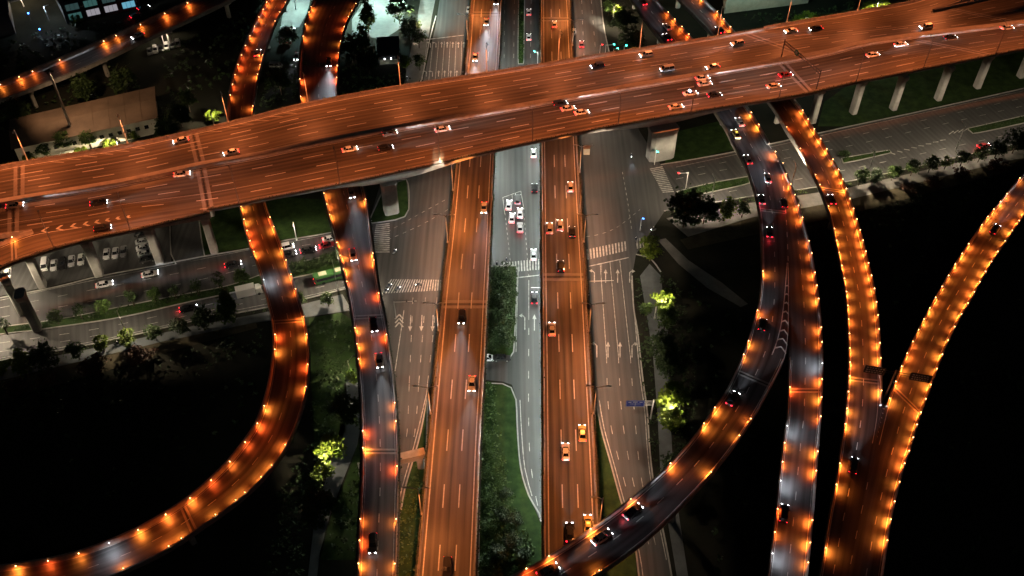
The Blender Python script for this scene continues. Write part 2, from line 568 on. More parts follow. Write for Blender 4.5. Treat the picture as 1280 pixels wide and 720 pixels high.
class Deck:
    """An elevated road between two edge lines, lofted along both."""

    def __init__(self, key, name, label, cat, stations, pave='deck', depth=1.8, group=None, ext=(1, 1)):
        self.key = key
        Lw = [P(a, b, z + BH) - Vector((0, 0, BH)) for a, b, c, d, z in stations]
        Rw = [P(c, d, z + BH) - Vector((0, 0, BH)) for a, b, c, d, z in stations]
        per = []
        for i in range(len(Lw) - 1):
            m = ((Lw[i] + Rw[i]) / 2 - (Lw[i + 1] + Rw[i + 1]) / 2).length
            per.append(max(2, int(round(m / 2.6))))
        self.L, self.R = spline(Lw, per), spline(Rw, per)
        # carry the road on beyond the last surveyed station
        d0 = ((self.L[0] + self.R[0]) - (self.L[3] + self.R[3])) * Vector((1, 1, 0))
        d1 = ((self.L[-1] + self.R[-1]) - (self.L[-4] + self.R[-4])) * Vector((1, 1, 0))
        d0.normalize(); d1.normalize()
        if ext[0]:
            a, b = self.L[0], self.R[0]
            self.L = [a + d0 * (70 - 10 * k) for k in range(7)] + self.L
            self.R = [b + d0 * (70 - 10 * k) for k in range(7)] + self.R
        if ext[1]:
            a, b = self.L[-1], self.R[-1]
            self.L = self.L + [a + d1 * (10 * k + 10) for k in range(7)]
            self.R = self.R + [b + d1 * (10 * k + 10) for k in range(7)]
        self.n = len(self.L)
        self.C = [(a + b) / 2 for a, b in zip(self.L, self.R)]
        self.N = [((b - a) * Vector((1, 1, 0))).normalized() if (b - a).length > 0.05 else None for a, b in zip(self.L, self.R)]
        for i in range(self.n):
            if self.N[i] is None:
                self.N[i] = next((x for x in self.N[i:] if x), None) or next(x for x in reversed(self.N) if x)
        self.s = [0.0]
        for i in range(1, self.n):
            self.s.append(self.s[-1] + (self.C[i] - self.C[i - 1]).length)
        self.len = self.s[-1]
        # edge tangents give edge normals (better than chords for parapets)
        self.nl = [self._nrm(self.L, i) for i in range(self.n)]
        self.nr = [self._nrm(self.R, i) for i in range(self.n)]
        mid = self.C[self.n // 2]
        self.root = thing(name, label, cat, (mid.x, mid.y, 0), 0, group)
        self.pave, self.depth = pave, depth
        DECKS[key] = self

    def _nrm(self, pts, i):
        d = pts[min(i + 1, self.n - 1)] - pts[max(i - 1, 0)]
        d = Vector((d.x, d.y, 0)).normalized()
        nrm = Vector((d.y, -d.x, 0))
        return nrm if nrm.dot(self.N[i]) >= 0 else -nrm

    def idx(self, s):
        s = min(max(s, 0), self.len - 1e-4)
        lo = 0
        hi = self.n - 1
        while hi - lo > 1:
            m = (lo + hi) // 2
            if self.s[m] <= s: lo = m
            else: hi = m
        return lo, (s - self.s[lo]) / max(1e-6, self.s[hi] - self.s[lo])

    def at(self, s, f, dz=0.0):
        i, t = self.idx(s)
        l = self.L[i].lerp(self.L[i + 1], t)
        r = self.R[i].lerp(self.R[i + 1], t)
        return l.lerp(r, f) + Vector((0, 0, dz))

    def tan(self, s):
        i, t = self.idx(s)
        d = self.C[min(i + 2, self.n - 1)] - self.C[max(i - 1, 0)]
        return Vector((d.x, d.y, 0)).normalized()

    def width(self, s):
        i, t = self.idx(s)
        return (self.R[i] - self.L[i]).length

    def near(self, p):
        best = min(range(self.n), key=lambda i: (self.C[i].x - p.x) ** 2 + (self.C[i].y - p.y) ** 2)
        return best

    def at_px(self, u, v, h=0.0):
        z = self.C[self.n // 2].z
        for _ in range(4):
            p = P(u, v, z + h)
            i = self.near(p)
            z = self.C[i].z
        return Vector((p.x, p.y, z)), i

    def edge_s(self, side, u, v, h=BH):
        """Arc length at which the given edge passes nearest to pixel (u, v)."""
        pts = self.L if side == 'L' else self.R
        z = self.C[self.n // 2].z
        for _ in range(4):
            p = P(u, v, z + h)
            i = min(range(self.n), key=lambda k: (pts[k].x - p.x) ** 2 + (pts[k].y - p.y) ** 2)
            z = pts[i].z
        return self.s[i]

    def inside(self, p, grow=0.0):
        i = self.near(p)
        l, r = self.L[i], self.R[i]
        n = self.N[i]
        c = (l + r) / 2
        d = Vector((p.x - c.x, p.y - c.y, 0))
        half = (r - l).length / 2 + grow
        tan = Vector((n.y, -n.x, 0))
        return abs(d.dot(n)) < half and abs(d.dot(tan)) < 4.0

    def body(self, girder=True, i0=0, i1=None):
        """Deck slab with its asphalt, and the concrete girder below."""
        i1 = i1 or self.n
        top, gird = MB(), MB()
        for i in range(i0, i1 - 1):
            a, b, c, d = self.L[i], self.R[i], self.R[i + 1], self.L[i + 1]
            w0, w1 = (b - a).length, (c - d).length
            top.quad(a, b, c, d, 0, ((-w0 / 2, self.s[i]), (w0 / 2, self.s[i]), (w1 / 2, self.s[i + 1]), (-w1 / 2, self.s[i + 1])))
        rings = []
        for i in range(i0, i1):
            l, r = self.L[i], self.R[i]
            w = (r - l)
            z = lambda q, dz: q + Vector((0, 0, dz))
            rings.append([z(l, -0.03), z(l, -0.35), z(l + w * 0.22, -0.6), z(l + w * 0.28, -self.depth), z(l + w * 0.72, -self.depth),
                          z(l + w * 0.78, -0.6), z(r, -0.35), z(r, -0.03)])
        gird.loft(rings)
        self.top, self.top_mats = top, [M[self.pave]]
        gird.build('girder', M['concrete'], self.root)

    def parapet(self, side, s0=0.0, s1=None, rail=True, planter=0, height=BH, outset=0.0):
        s1 = self.len if s1 is None else s1
        mb, rl = MB(), MB()
        rings = []
        top = []
        sg = 1 if side == 'L' else -1
        ids = [i for i in range(self.n) if s0 - 1e-3 <= self.s[i] <= s1 + 1e-3]
        for i in ids:
            p = (self.L if side == 'L' else self.R)[i]
            nn = (self.nl if side == 'L' else self.nr)[i] * sg
            q = lambda off, dz: p + nn * off + Vector((0, 0, dz))
            rings.append([q(-0.02, -0.5), q(-0.02, height), q(0.25, height), q(0.32, 0.35), q(BW, 0.01), q(BW, -0.02), q(0.1, -0.5)])
            top.append(q(0.12, height + 0.28))
        if len(ids) < 2:
            return
        mb.loft(rings)
        mb.build('parapet', M['parapet'], self.root)
        if rail:
            rl.tube(top, 0.07, 4)
            for k in range(0, len(top)):
                rl.bar(top[k] - Vector((0, 0, 0.3)), top[k], 0.08, 0.08)
            rl.build('handrail', M['rail'], self.root)
        if planter:
            pb, lf = MB(), MB()
            rr = random.Random(hash(self.key + side) % 1000 if False else len(self.key) * 17 + (side == 'L'))
            rings = []
            for i in ids:
                p = (self.L if side == 'L' else self.R)[i]
                nn = (self.nl if side == 'L' else self.nr)[i] * sg
                q = lambda off, dz: p + nn * off + Vector((0, 0, dz))
                rings.append([q(-0.45, 0.35), q(-0.45, 0.75), q(-0.04, 0.75), q(-0.04, 0.35)])
            pb.loft(rings)
            pb.build('planter_trough', M['trim'], self.root)
            s = s0
            while s < s1:
                p = self.at(s, 0 if side == 'L' else 1)
                i, t = self.idx(s)
                nn = (self.nl if side == 'L' else self.nr)[i] * sg
                big = 0.6 + 0.5 * math.sin(s * 2.4) ** 2
                for k in range(planter):
                    c = p + nn * (-0.25 + rr.uniform(-0.22, 0.22)) + Vector((rr.uniform(-.4, .4), rr.uniform(-.4, .4), 0.78 + rr.uniform(0, 0.35) * big))
                    leafquad(lf, c, rr.uniform(0.10, 0.24), rr)
                s += 0.55
            o = lf.build('planter_foliage', M['leaf_dark'], self.root)
            o['kind'] = 'stuff'

    def strip(self, side, s0=0.0, s1=None, m='e_strip', w=0.05):
        s1 = self.len if s1 is None else s1
        mb = MB()
        rings = []
        sg = 1 if side == 'L' else -1
        for i in range(self.n):
            if not (s0 <= self.s[i] <= s1): continue
            p = (self.L if side == 'L' else self.R)[i]
            nn = (self.nl if side == 'L' else self.nr)[i] * sg
            q = lambda off, dz: p + nn * off + Vector((0, 0, dz))
            rings.append([q(0.29, 0.72), q(0.29, 0.72 + w), q(0.29 + w, 0.72 + w), q(0.29 + w, 0.72)])
        mb.loft(rings)
        mb.build('light_strip', M[m], self.root)

    # ---- paint
    def line(self, mb, f=None, off=None, side='L', s0=0.0, s1=None, w=0.15, dash=None, phase=0.0, mi=0):
        """A painted line at fraction f of the width, or at a distance from one edge; dash = (on, off)."""
        s1 = self.len if s1 is None else s1

        def pt(s, d):
            i, t = self.idx(s)
            l = self.L[i].lerp(self.L[i + 1], t)
            r = self.R[i].lerp(self.R[i + 1], t)
            n = self.N[i].lerp(self.N[i + 1], t)
            if f is not None:
                c = l.lerp(r, f)
            elif side == 'L':
                c = l + n * off
            else:
                c = r - n * off
            return c + n * d + Vector((0, 0, 0.025))
        segs = []
        if dash is None:
            segs.append((s0, s1))
        else:
            s = s0 + phase
            while s < s1:
                segs.append((s, min(s + dash[0], s1)))
                s += dash[0] + dash[1]
        for a, b in segs:
            k = max(1, int(math.ceil((b - a) / 2.6)))
            prev = (pt(a, -w / 2), pt(a, w / 2))
            for j in range(1, k + 1):
                s = a + (b - a) * j / k
                cur = (pt(s, -w / 2), pt(s, w / 2))
                mb.quad(prev[0], prev[1], cur[1], cur[0], mi)
                prev = cur

    def bar_mark(self, mb, s, f0, f1, w, mi=0, dz=0.03):
        """A strip across the deck."""
        k = 6
        t = self.tan(s)
        for j in range(k):
            a = self.at(s, f0 + (f1 - f0) * j / k, dz)
            b = self.at(s, f0 + (f1 - f0) * (j + 1) / k, dz)
            mb.quad(a - t * w / 2, b - t * w / 2, b + t * w / 2, a + t * w / 2, mi)

    def chevrons(self, mb, s0, s1, fa, fb, step, direction=1, w=0.45):
        """Chevrons between two fraction lines fa(t), fb(t), t in 0..1."""
        s = s0
        while s < s1:
            t = (s - s0) / (s1 - s0)
            a, b = fa(t), fb(t)
            wd = self.width(s) * abs(b - a)
            if wd > 0.6:
                m = (a + b) / 2
                tip = s + direction * wd * 0.5
                for e in (a, b):
                    p, q = self.at(s, e, 0.027), self.at(tip, m, 0.027)
                    tn = self.tan(s) * w
                    mb.quad(p, q, q + tn, p + tn)
            s += step

    def joint(self, u, v, w=0.7, line=True):
        p, i = self.at_px(u, v)
        s = self.s[i]
        mb = MB()
        self.bar_mark(mb, s - w, 0.01, 0.99, w, 0, 0.012)
        self.bar_mark(mb, s + w, 0.01, 0.99, w, 0, 0.012)
        self.bar_mark(mb, s, 0.01, 0.99, 0.35, 1, 0.016)
        mb.build('expansion_joint', [M['joint'], M['rubber_joint']], self.root)

    def piers(self, spacing, start, w=1.8, skip=(), cap=True, end=None):
        s = start
        while s < (end or self.len):
            c = self.at(s, 0.5)
            bad = any(in_poly(c, poly) for poly in skip)
            for k, d in DECKS.items():
                if d is not self and d.C[d.near(c)].z < c.z - 3 and d.inside(c, 1.5):
                    bad = True
            if not bad:
                self.pier(c.x, c.y, c.z - self.depth, w, self.tan(s), self.width(s) * 0.5 if cap else 0)
            s += spacing

    def pier(self, x, y, ztop, w, tan, capw=0.0, d=None):
        mb = MB()
        d = d or w * 0.7
        n = Vector((tan.y, -tan.x, 0))

        def ring(z, a, b):
            pts = []
            for sx, sy in ((-1, -.7), (-.7, -1), (.7, -1), (1, -.7), (1, .7), (.7, 1), (-.7, 1), (-1, .7)):
                p = Vector((x, y, z)) + n * (sx * a / 2) + tan * (sy * b / 2)
                pts.append(p)
            return pts
        rings = [ring(0, w, d), ring(max(0.5, ztop - 2.2), w, d)]
        if capw:
            rings += [ring(ztop - 0.9, capw, d * 1.1), ring(ztop + 0.05, capw, d * 1.15)]
        else:
            rings += [ring(ztop + 0.05, w * 1.15, d * 1.1)]
        mb.loft(rings)
        mb.build('pier', M['pier'], self.root)


def leafquad(mb, c, r, rr, mi=0):
    a, b = rr.uniform(0, 2 * PI), rr.uniform(-0.9, 0.9)
    u = Vector((math.cos(a), math.sin(a), rr.uniform(-0.6, 0.6))).normalized()
    w = Vector((-math.sin(a) * math.cos(b), math.cos(a) * math.cos(b), math.sin(b))).normalized()
    r2 = r * rr.uniform(0.55, 1.0)
    c = Vector(c)
    mb.quad(c - u * r, c - w * r2, c + u * r, c + w * r2, mi)


# ---------------------------------------------------------------- the setting: ground sheet
g = MB()
g.quad((-2500, -1500, 0), (2500, -1500, 0), (2500, 3500, 0), (-2500, 3500, 0))
tag(g.build('ground', M['ground']), kind='structure')

# --- wide flyover, far carriageway (traffic to the left) and near carriageway (traffic to the right)
ZF = 15.5
EWN = Deck('EWN', 'flyover', 'far carriageway of the wide orange-lit flyover crossing over everything', 'flyover', [
    (-70, 223, -70, 263.5, ZF), (0, 207, 0, 249, ZF), (82, 193, 80, 236, ZF), (160, 180, 160, 222, ZF), (240, 163, 250, 202.5, ZF),
    (317, 145, 320, 190.5, ZF), (377, 130, 387, 176, ZF), (482, 110, 495, 156.5, ZF), (637, 86, 640, 131, ZF), (740, 69, 780, 106, ZF),
    (800, 60, 890, 87.5, ZF), (880, 47.5, 960, 75, ZF), (957, 35.5, 1030, 62.5, ZF), (1030, 32, 1085, 49.5, ZF), (1107, 24, 1172, 37.5, ZF),
    (1172, 10.5, 1255, 28, ZF), (1218, 0, 1320, 19, ZF), (1290, -17, 1400, 6, ZF)], 'deck', 2.0)
EWS = Deck('EWS', 'flyover', 'near carriageway of the wide orange-lit flyover, with concrete piers along its edge', 'flyover', [
    (-70, 267.5, -70, 306, ZF), (0, 253, 0, 293.5, ZF), (40, 245.5, 40, 288, ZF), (80, 239.5, 100, 278.5, ZF), (160, 225.5, 170, 266.5, ZF),
    (250, 206, 260, 260, ZF), (320, 194, 335, 246, ZF), (387, 179.5, 405, 233, ZF), (495, 160, 520, 209, ZF), (640, 134.5, 665, 176, ZF),
    (780, 109.5, 800, 150, ZF), (890, 91, 920, 130, ZF), (960, 78.5, 1000, 117.5, ZF), (1030, 66, 1060, 103.5, ZF), (1085, 53, 1177, 80, ZF),
    (1172, 41, 1280, 60, ZF), (1280, 28.5, 1370, 44, ZF), (1370, 15, 1450, 29, ZF)], 'deck', 2.0)
JR = Deck('JR', 'ramp', 'short ramp joining the flyover past a pointed nose at the left edge', 'ramp', [
    (-75, 333, -75, 368, ZF - .1), (0, 303.5, 0, 333, ZF), (40, 288, 45, 316, ZF), (100, 278.5, 105, 299, ZF), (170, 266.5, 176, 284, ZF),
    (260, 260, 262, 264, ZF)], 'deck', 2.0, ext=(1, 0))
KR = Deck('KR', 'ramp', 'ramp leaving the flyover past a dark nose at the upper right', 'ramp', [
    (955, 33.5, 957, 35.5, ZF), (1010, 24, 1030, 32, ZF), (1065, 15, 1107, 24, ZF), (1135, 2, 1172, 10.5, ZF), (1168, -8, 1206, -1, ZF),
    (1212, -24, 1252, -16, ZF)], 'deck', 2.0, ext=(0, 1))

# --- straight viaducts
ZV = 8.0
CV = Deck('C', 'viaduct', 'left straight orange viaduct with traffic coming down the picture', 'viaduct', [
    (596, -70, 631, -70, ZV), (589, 0, 627, 0, ZV), (584, 62, 625, 62, ZV), (579, 110, 622, 110, ZV), (570, 207, 617, 207, ZV), (563, 280, 614, 280, ZV),
    (554, 360, 610, 360, ZV), (545.5, 450, 606, 450, ZV), (537, 540, 601, 540, ZV), (529, 630, 597.5, 630, ZV), (521, 720, 594, 720, ZV), (515, 790, 591, 790, ZV)], 'deck', 1.8)
DV = Deck('D', 'viaduct', 'right straight orange viaduct with traffic driving away, passing under the curved ramp', 'viaduct', [
    (675.5, -70, 708, -70, ZV), (676, 0, 712, 0, ZV), (676, 77, 716, 77, ZV), (676.5, 185, 722, 185, ZV), (677, 270, 727, 270, ZV), (677.5, 352, 732, 352, ZV),
    (678.5, 450, 737.5, 450, ZV), (679, 540, 742.5, 540, ZV), (679.5, 640, 747.5, 640, ZV), (680, 720, 752, 720, ZV), (680.5, 790, 756, 790, ZV)], 'deck', 1.8)

# --- ramps
AR = Deck('A', 'ramp', 'long loop ramp with amber edge lights sweeping round to the lower left corner', 'ramp', [
    (348, -50, 384, -50, ZV), (333, 0, 360, 0, ZV), (322, 22, 345, 27, ZV), (302, 65, 331, 65, ZV), (289, 105, 321, 105, ZV), (284, 145, 317, 145, ZV),
    (288, 200, 321, 195, ZV), (299, 260, 332, 252, ZV), (310, 303, 346, 290, ZV), (322, 335, 359, 326, ZV), (331, 368, 371, 362, ZV),
    (339, 400, 381, 397, ZV), (341, 430, 386, 430, ZV), (338, 464, 386, 465, ZV), (331, 497, 382, 495, ZV), (319, 530, 369, 535, ZV),
    (304, 553, 352, 568, ZV), (285, 577, 328, 598, ZV), (262, 600, 296, 627, ZV), (236, 622, 257, 655, ZV), (206, 642, 212, 685, ZV),
    (172, 661, 155, 713, ZV), (136, 677, 100, 732, ZV), (99, 690, 50, 747, ZV), (61, 699, 10, 757, ZV), (0, 708, -45, 765, ZV), (-60, 712, -100, 770, ZV)], 'ramp', 1.7)
BR = Deck('B', 'ramp', 'narrow ramp running down left of the straight viaducts, dark with scattered amber lights', 'ramp', [
    (412, -50, 476, -50, ZV), (392, 0, 449, 0, ZV), (382, 27, 433, 30, ZV), (376, 62, 425, 62, ZV), (374, 100, 422, 98, ZV), (376, 129, 422, 122, ZV),
    (389, 185, 434, 178, ZV), (404, 243, 455, 236, ZV), (418, 297, 464, 293, ZV), (434, 360, 473, 357, ZV), (440, 394, 480, 392, ZV),
    (447, 450, 489, 448, ZV), (450.5, 495, 494, 493, ZV), (452, 540, 497, 540, ZV), (452, 595, 498, 595, ZV), (449, 650, 497, 650, ZV),
    (446, 720, 495, 720, ZV), (443, 790, 493, 790, ZV)], 'ramp', 1.7)
ER = Deck('E', 'ramp', 'ramp that curves down to the left over the right straight viaduct', 'ramp', [
    (750, -55, 795, -50, ZV), (790, 0, 822, 0, ZV), (805, 23, 839, 19, ZV), (829, 53, 863, 45, ZV), (864, 97, 898, 86, ZV), (901, 150, 935, 134, ZV),
    (917, 180, 962, 178, ZV), (932, 207, 976, 202, ZV), (942, 235, 981, 235, 8.4), (949, 265, 984, 270, 9.2), (951.5, 300, 986, 310, 10),
    (952, 340, 987, 350, 11), (949, 375, 987, 390, 11.6), (943, 396, 986, 420, 12), (934, 427, 981, 447, 12.4), (921, 461, 965, 480, 12.8),
    (905, 492, 947, 513, 13.2), (892, 510, 932, 537, 13.5), (871, 540, 911, 566, 14), (850, 565, 890, 592, 14.5), (828, 588, 860, 624, 14.8),
    (787, 624, 822, 662, 15), (737, 661, 780, 696, 15.2), (685, 695, 740, 722, 15.3), (640, 719, 700, 747, 15.3), (560, 755, 640, 785, 15.3)], 'ramp', 1.7)
FR = Deck('F', 'ramp', 'straight branch ramp forking off the curved ramp and running down to the bottom edge', 'ramp', [
    (962, 178, 963, 177, ZV), (976, 202, 979, 208, ZV), (981, 235, 992, 238, 8.4), (984, 270, 1004, 273, 9.2), (986, 310, 1014, 310, 10),
    (987, 350, 1021, 350, 11), (987, 390, 1026, 390, 11.6), (987, 420, 1028, 420, 11.8), (987, 447, 1029, 447, 11.9), (985.5, 485, 1028.5, 485, 12), (984, 522, 1027, 522, 12), (980, 545, 1025, 545, 12),
    (975, 590, 1021.5, 590, 12), (970, 637, 1018, 637, 12), (965, 680, 1014, 680, 12), (960, 720, 1010, 720, 12), (951, 790, 1003, 790, 12)], 'ramp', 1.7, ext=(0, 1))
GR = Deck('G', 'ramp', 'amber-lit ramp between the forked ramp and the far right ramp', 'ramp', [
    (800, -55, 836, -50, ZV), (850, 0, 882, 0, ZV), (866, 16, 898, 16, ZV), (890, 42, 918, 39, ZV), (928, 87, 958, 82, ZV), (965, 132, 995, 126, ZV), (982, 160, 1014, 155, ZV),
    (996, 182, 1031, 182, ZV), (1012, 208, 1049, 213, 8.3), (1026, 238, 1061, 243, 8.8), (1037, 268, 1071, 272, 9.3), (1044, 300, 1080, 302, 9.7), (1050, 330, 1086.5, 330, 10),
    (1056, 362, 1094, 362, 10), (1059, 400, 1099, 400, 10), (1060.5, 440, 1101.5, 440, 10), (1060, 470, 1103, 475, 10), (1057, 510, 1102, 515, 10), (1053, 545, 1096, 552, 10),
    (1048, 580, 1090, 580, 10), (1041, 620, 1082, 620, 10), (1034, 660, 1073, 660, 10), (1025, 715, 1062, 715, 10), (1012, 790, 1046, 790, 10)], 'ramp', 1.7)
HR = Deck('H', 'ramp', 'amber-lit ramp slanting in from the right edge to merge at the bottom', 'ramp', [
    (1345, 160, 1350, 185, 10), (1285, 211, 1310, 230, 10), (1252, 249, 1280, 270, 10), (1232, 273, 1259, 300, 10), (1215, 297, 1241, 327, 10), (1196, 325, 1226, 353, 10), (1180, 352, 1213, 377, 10),
    (1168, 372, 1201, 397, 10), (1154, 398, 1186, 427, 10), (1140, 426, 1173, 460, 10), (1128, 452, 1161, 492, 10), (1117, 480, 1153, 515, 10), (1108, 505, 1147, 533, 10),
    (1096, 552, 1138, 564, 10), (1090, 580, 1132, 580, 10), (1082, 620, 1121, 622, 10), (1073, 660, 1113, 660, 10), (1062, 715, 1104, 720, 10), (1046, 790, 1090, 790, 10)], 'ramp', 1.7)
IR = Deck('I', 'ramp', 'railed ramp with widely spaced amber lights crossing the upper left corner', 'ramp', [
    (-60, 130, -60, 152, 9), (0, 106, 0, 125, 9), (82, 72, 97, 88, 9), (160, 38, 177, 51, 9), (240, 1, 262, 12, 9), (300, -30, 325, -20, 9)], 'ramp', 1.6)

# bodies, parapets
for d in (EWN, EWS, JR, KR, CV, DV, AR, BR, ER, FR, GR, HR, IR):
    d.body()
sx = lambda d, side, u, v: d.edge_s(side, u, v)
EWN.parapet('L', 0, sx(EWN, 'L', 955, 35), planter=3)
EWN.parapet('L', sx(EWN, 'L', 1168, 11.5), None)
EWN.parapet('R', rail=False)
EWS.parapet('L', rail=False)
EWS.parapet('R', 0, sx(EWS, 'R', 41, 288))
EWS.parapet('R', sx(EWS, 'R', 262, 260), None, planter=3)
JR.parapet('L', 0, sx(JR, 'L', 41, 288))
JR.parapet('R', planter=3)
KR.parapet('L', planter=3)
KR.parapet('R', sx(KR, 'R', 1172, 13.5), None)
for d in (CV, DV):
    d.parapet('L', planter=3)
    d.parapet('R', planter=3)
for d, hgt in ((AR, 1.5), (IR, 1.7)):
    d.parapet('L', height=hgt)
    d.parapet('R')
BR.parapet('L', planter=2)
BR.parapet('R', planter=2)
ER.parapet('L')
ER.parapet('R', 0, sx(ER, 'R', 958, 176))
ER.parapet('R', sx(ER, 'R', 985, 446), None)
FR.parapet('L', sx(FR, 'L', 987, 449), None)
FR.parapet('R', 6.0)
GR.parapet('L')
GR.parapet('R', 0, sx(GR, 'R', 1103, 500))
HR.parapet('R')
HR.parapet('L', 0, sx(HR, 'L', 1109, 503))

# the gap between the two carriageways is closed by a capped median
mb = MB()
rings = []
NS = 160
for k in range(NS + 1):
    a = EWN.at(EWN.len * k / NS, 1)
    # nearest point of the near carriageway's edge
    b = min(EWS.L, key=lambda q: (q - a).length)
    j = EWS.L.index(b)
    for jj in (j - 1, j):
        if 0 <= jj < EWS.n - 1:
            e = EWS.L[jj + 1] - EWS.L[jj]
            t = max(0, min(1, (a - EWS.L[jj]).dot(e) / e.dot(e)))
            q = EWS.L[jj] + e * t
            if (q - a).length < (b - a).length:
                b = q
    n = (b - a).normalized()
    rings.append([a - n * 0.1 + Vector((0, 0, .93)), b + n * 0.1 + Vector((0, 0, .93)), b + n * 0.1 + Vector((0, 0, .5)), a - n * 0.1 + Vector((0, 0, .5))])
mb.loft(rings)
mb.build('median_cap', M['median'], EWN.root)

# piers
JUNC = [P(*q) for q in ((470, 270), (560, 180), (850, 180), (850, 290), (800, 330), (470, 400))]
WEST = [P(*q) for q in ((470, 330), (560, 330), (540, 560), (500, 560), (490, 400))]
EAST = [P(*q) for q in ((725, 300), (800, 300), (815, 550), (850, 760), (790, 760), (745, 480))]
STREETS_L = [P(*q) for q in ((0, 372), (126, 344), (357, 299), (480, 276), (480, 350), (320, 387), (0, 452))]
STREETS_R = [P(*q) for q in ((820, 206), (1060, 158), (1300, 106), (1300, 176), (1060, 228), (820, 270))]
skip = [JUNC, WEST, EAST, STREETS_L, STREETS_R]
for (u, v, w, d) in ((1015, 152, 2.6, 2.0), (1066, 141, 2.6, 2.0), (1116, 136, 2.6, 2.0), (1172, 124, 2.6, 2.0), (1221, 109, 2.6, 2.0), (1275, 96, 2.6, 2.0),
                     (268, 314, 2.8, 2.2), (124, 342, 3.4, 2.4), (200, 326, 3.4, 2.4), (47, 411, 2.6, 2.2), (492, 272, 3.6, 4.4), (829, 203, 4.2, 8.6)):
    p = P(u, v)
    i = EWS.near(p)
    t = EWS.tan(EWS.s[i])
    n = Vector((-t.y, t.x, 0))
    if n.y < 0: n = -n
    if w > 3.5: p = p + n * 2.9
    EWS.pier(p.x, p.y, ZF - (3.9 if w > 3.5 else 2.0), w, t, w * 1.55 if w < 3.5 else 0, d)
    q = p + n * (19 if u > 600 else 17)
    EWN.pier(q.x, q.y, ZF - 2.0, w, t, w * 1.55 if w < 3.5 else 0, d)
# haunched box girder of the long span over the crossroads
sh0, sh1 = EWS.edge_s('R', 395, 236), EWS.edge_s('R', 975, 122)
pk = [EWS.s[EWS.near(P(492, 268))], EWS.s[EWS.near(P(829, 198))]]
hr = []
K = 60
for k in range(K + 1):
    s = sh0 + (sh1 - sh0) * k / K
    hh = max(math.exp(-((s - q) / 17) ** 2) for q in pk)
    e = min(1, k / 6, (K - k) / 6)
    i, t = EWS.idx(s)
    r = EWS.R[i].lerp(EWS.R[i + 1], t)
    n = -EWS.nr[i]
    zb = -(1.9 + 2.1 * hh * e)
    hr.append([r + n * 1.0 + Vector((0, 0, -.40)), r + n * 2.0 + Vector((0, 0, zb)), r + n * 13.5 + Vector((0, 0, zb)), r + n * 14.0 + Vector((0, 0, -.40))])
mb = MB()
mb.loft(hr)
mb.build('haunch_girder', M['median'], EWS.root)
JR.pier(P(28, 392).x, P(28, 392).y, ZF - 2.0, 2.4, JR.tan(10), 4.0, 2.0)
CV.piers(30, 12, 3.2, skip=[JUNC])
DV.piers(30, 12, 3.2, skip=[JUNC])
for d in (AR, BR, GR, HR, ER, FR, IR):
    d.piers(27, 14, 1.7, skip=skip + ([] if d in (CV, DV) else []))
# portal frame carrying the narrow ramp over the slip road
mb = MB()
a, b = P(500, 600), P(527, 583)
za = ZV - 1.75
mb.bar(Vector((a.x - 9, a.y - .5, za - 0.9)), Vector((b.x + 1.2, b.y, za - 0.9)), 2.0, 1.8)
mb.build('portal_beam', M['concrete'], BR.root)
for q in (Vector((b.x, b.y, 0)), Vector((a.x - 8, a.y - .5, 0))):
    BR.pier(q.x, q.y, za - 1.8, 1.8, Vector((0, 1, 0)), 0, 1.8)

# paint on the decks
def paint(d, mi='paint', build=None):
    mb = MB()
    build(mb)
    d.top_mats.append(M[mi])
    d.top.merge(mb, len(d.top_mats) - 1)


def p_ewn(mb):
    EWN.line(mb, off=1.0, side='L', w=.2, s1=sx(EWN, 'L', 957, 35))
    EWN.line(mb, off=1.0, side='R', w=.2)
    for f, o in ((0.30, 0), (0.53, 2), (0.75, 5)):
        EWN.line(mb, f=f, dash=(6, 9), phase=o, w=.28)
    EWN.line(mb, f=0.42, w=.12)
    # slanted hatching along the far edge
    s = sx(EWN, 'L', 60, 198)
    for k in range(16):
        if k in (6, 7, 8, 9): continue
        a = EWN.at(s + k * 4.6, 0.055, .03)
        b = EWN.at(s + k * 4.6 + 4.2, 0.155, .03)
        t = EWN.tan(s) * .5
        mb.quad(a, a + t, b + t, b)
    # transverse speed bars
    for (u0, u1) in ((640, 672), (700, 712)):
        pass


def p_ews(mb):
    EWS.line(mb, off=1.0, side='L', w=.2)
    EWS.line(mb, off=1.0, side='R', w=.2, s0=sx(EWS, 'R', 250, 262))
    for f, o in ((0.25, 3), (0.48, 6), (0.76, 1)):
        EWS.line(mb, f=f, dash=(6, 9), phase=o, w=.28)
    EWS.line(mb, f=0.62, w=.12)
    s0, s1 = sx(EWS, 'R', 42, 288), sx(EWS, 'R', 168, 267)
    EWS.chevrons(mb, s0 + 3, s1, lambda t: 0.90 + .07 * t, lambda t: 1.07 - 0.04 * t, 3.0, -1, .8)


paint(EWN, 'paint', p_ewn)
paint(EWS, 'paint', p_ews)


def p_jr(mb):
    JR.line(mb, off=1.0, side='R', w=.2)
    JR.line(mb, off=1.0, side='L', w=.2, s1=sx(JR, 'L', 100, 279))


paint(JR, 'paint', p_jr)


def p_kr(mb):
    KR.line(mb, off=0.8, side='L', w=.2)
    KR.line(mb, f=.55, w=.15, dash=(4, 6), s0=25)


paint(KR, 'paint', p_kr)


def p_three(d, f0=.355, f1=.645):
    def q(mb):
        d.line(mb, off=1.1, side='L', w=.24)
        d.line(mb, off=1.1, side='R', w=.24)
        d.line(mb, f=f0, dash=(6, 9), w=.24, phase=2)
        d.line(mb, f=f1, dash=(6, 9), w=.24, phase=2)
    return q


paint(CV, 'paint', p_three(CV))
paint(DV, 'paint', p_three(DV))


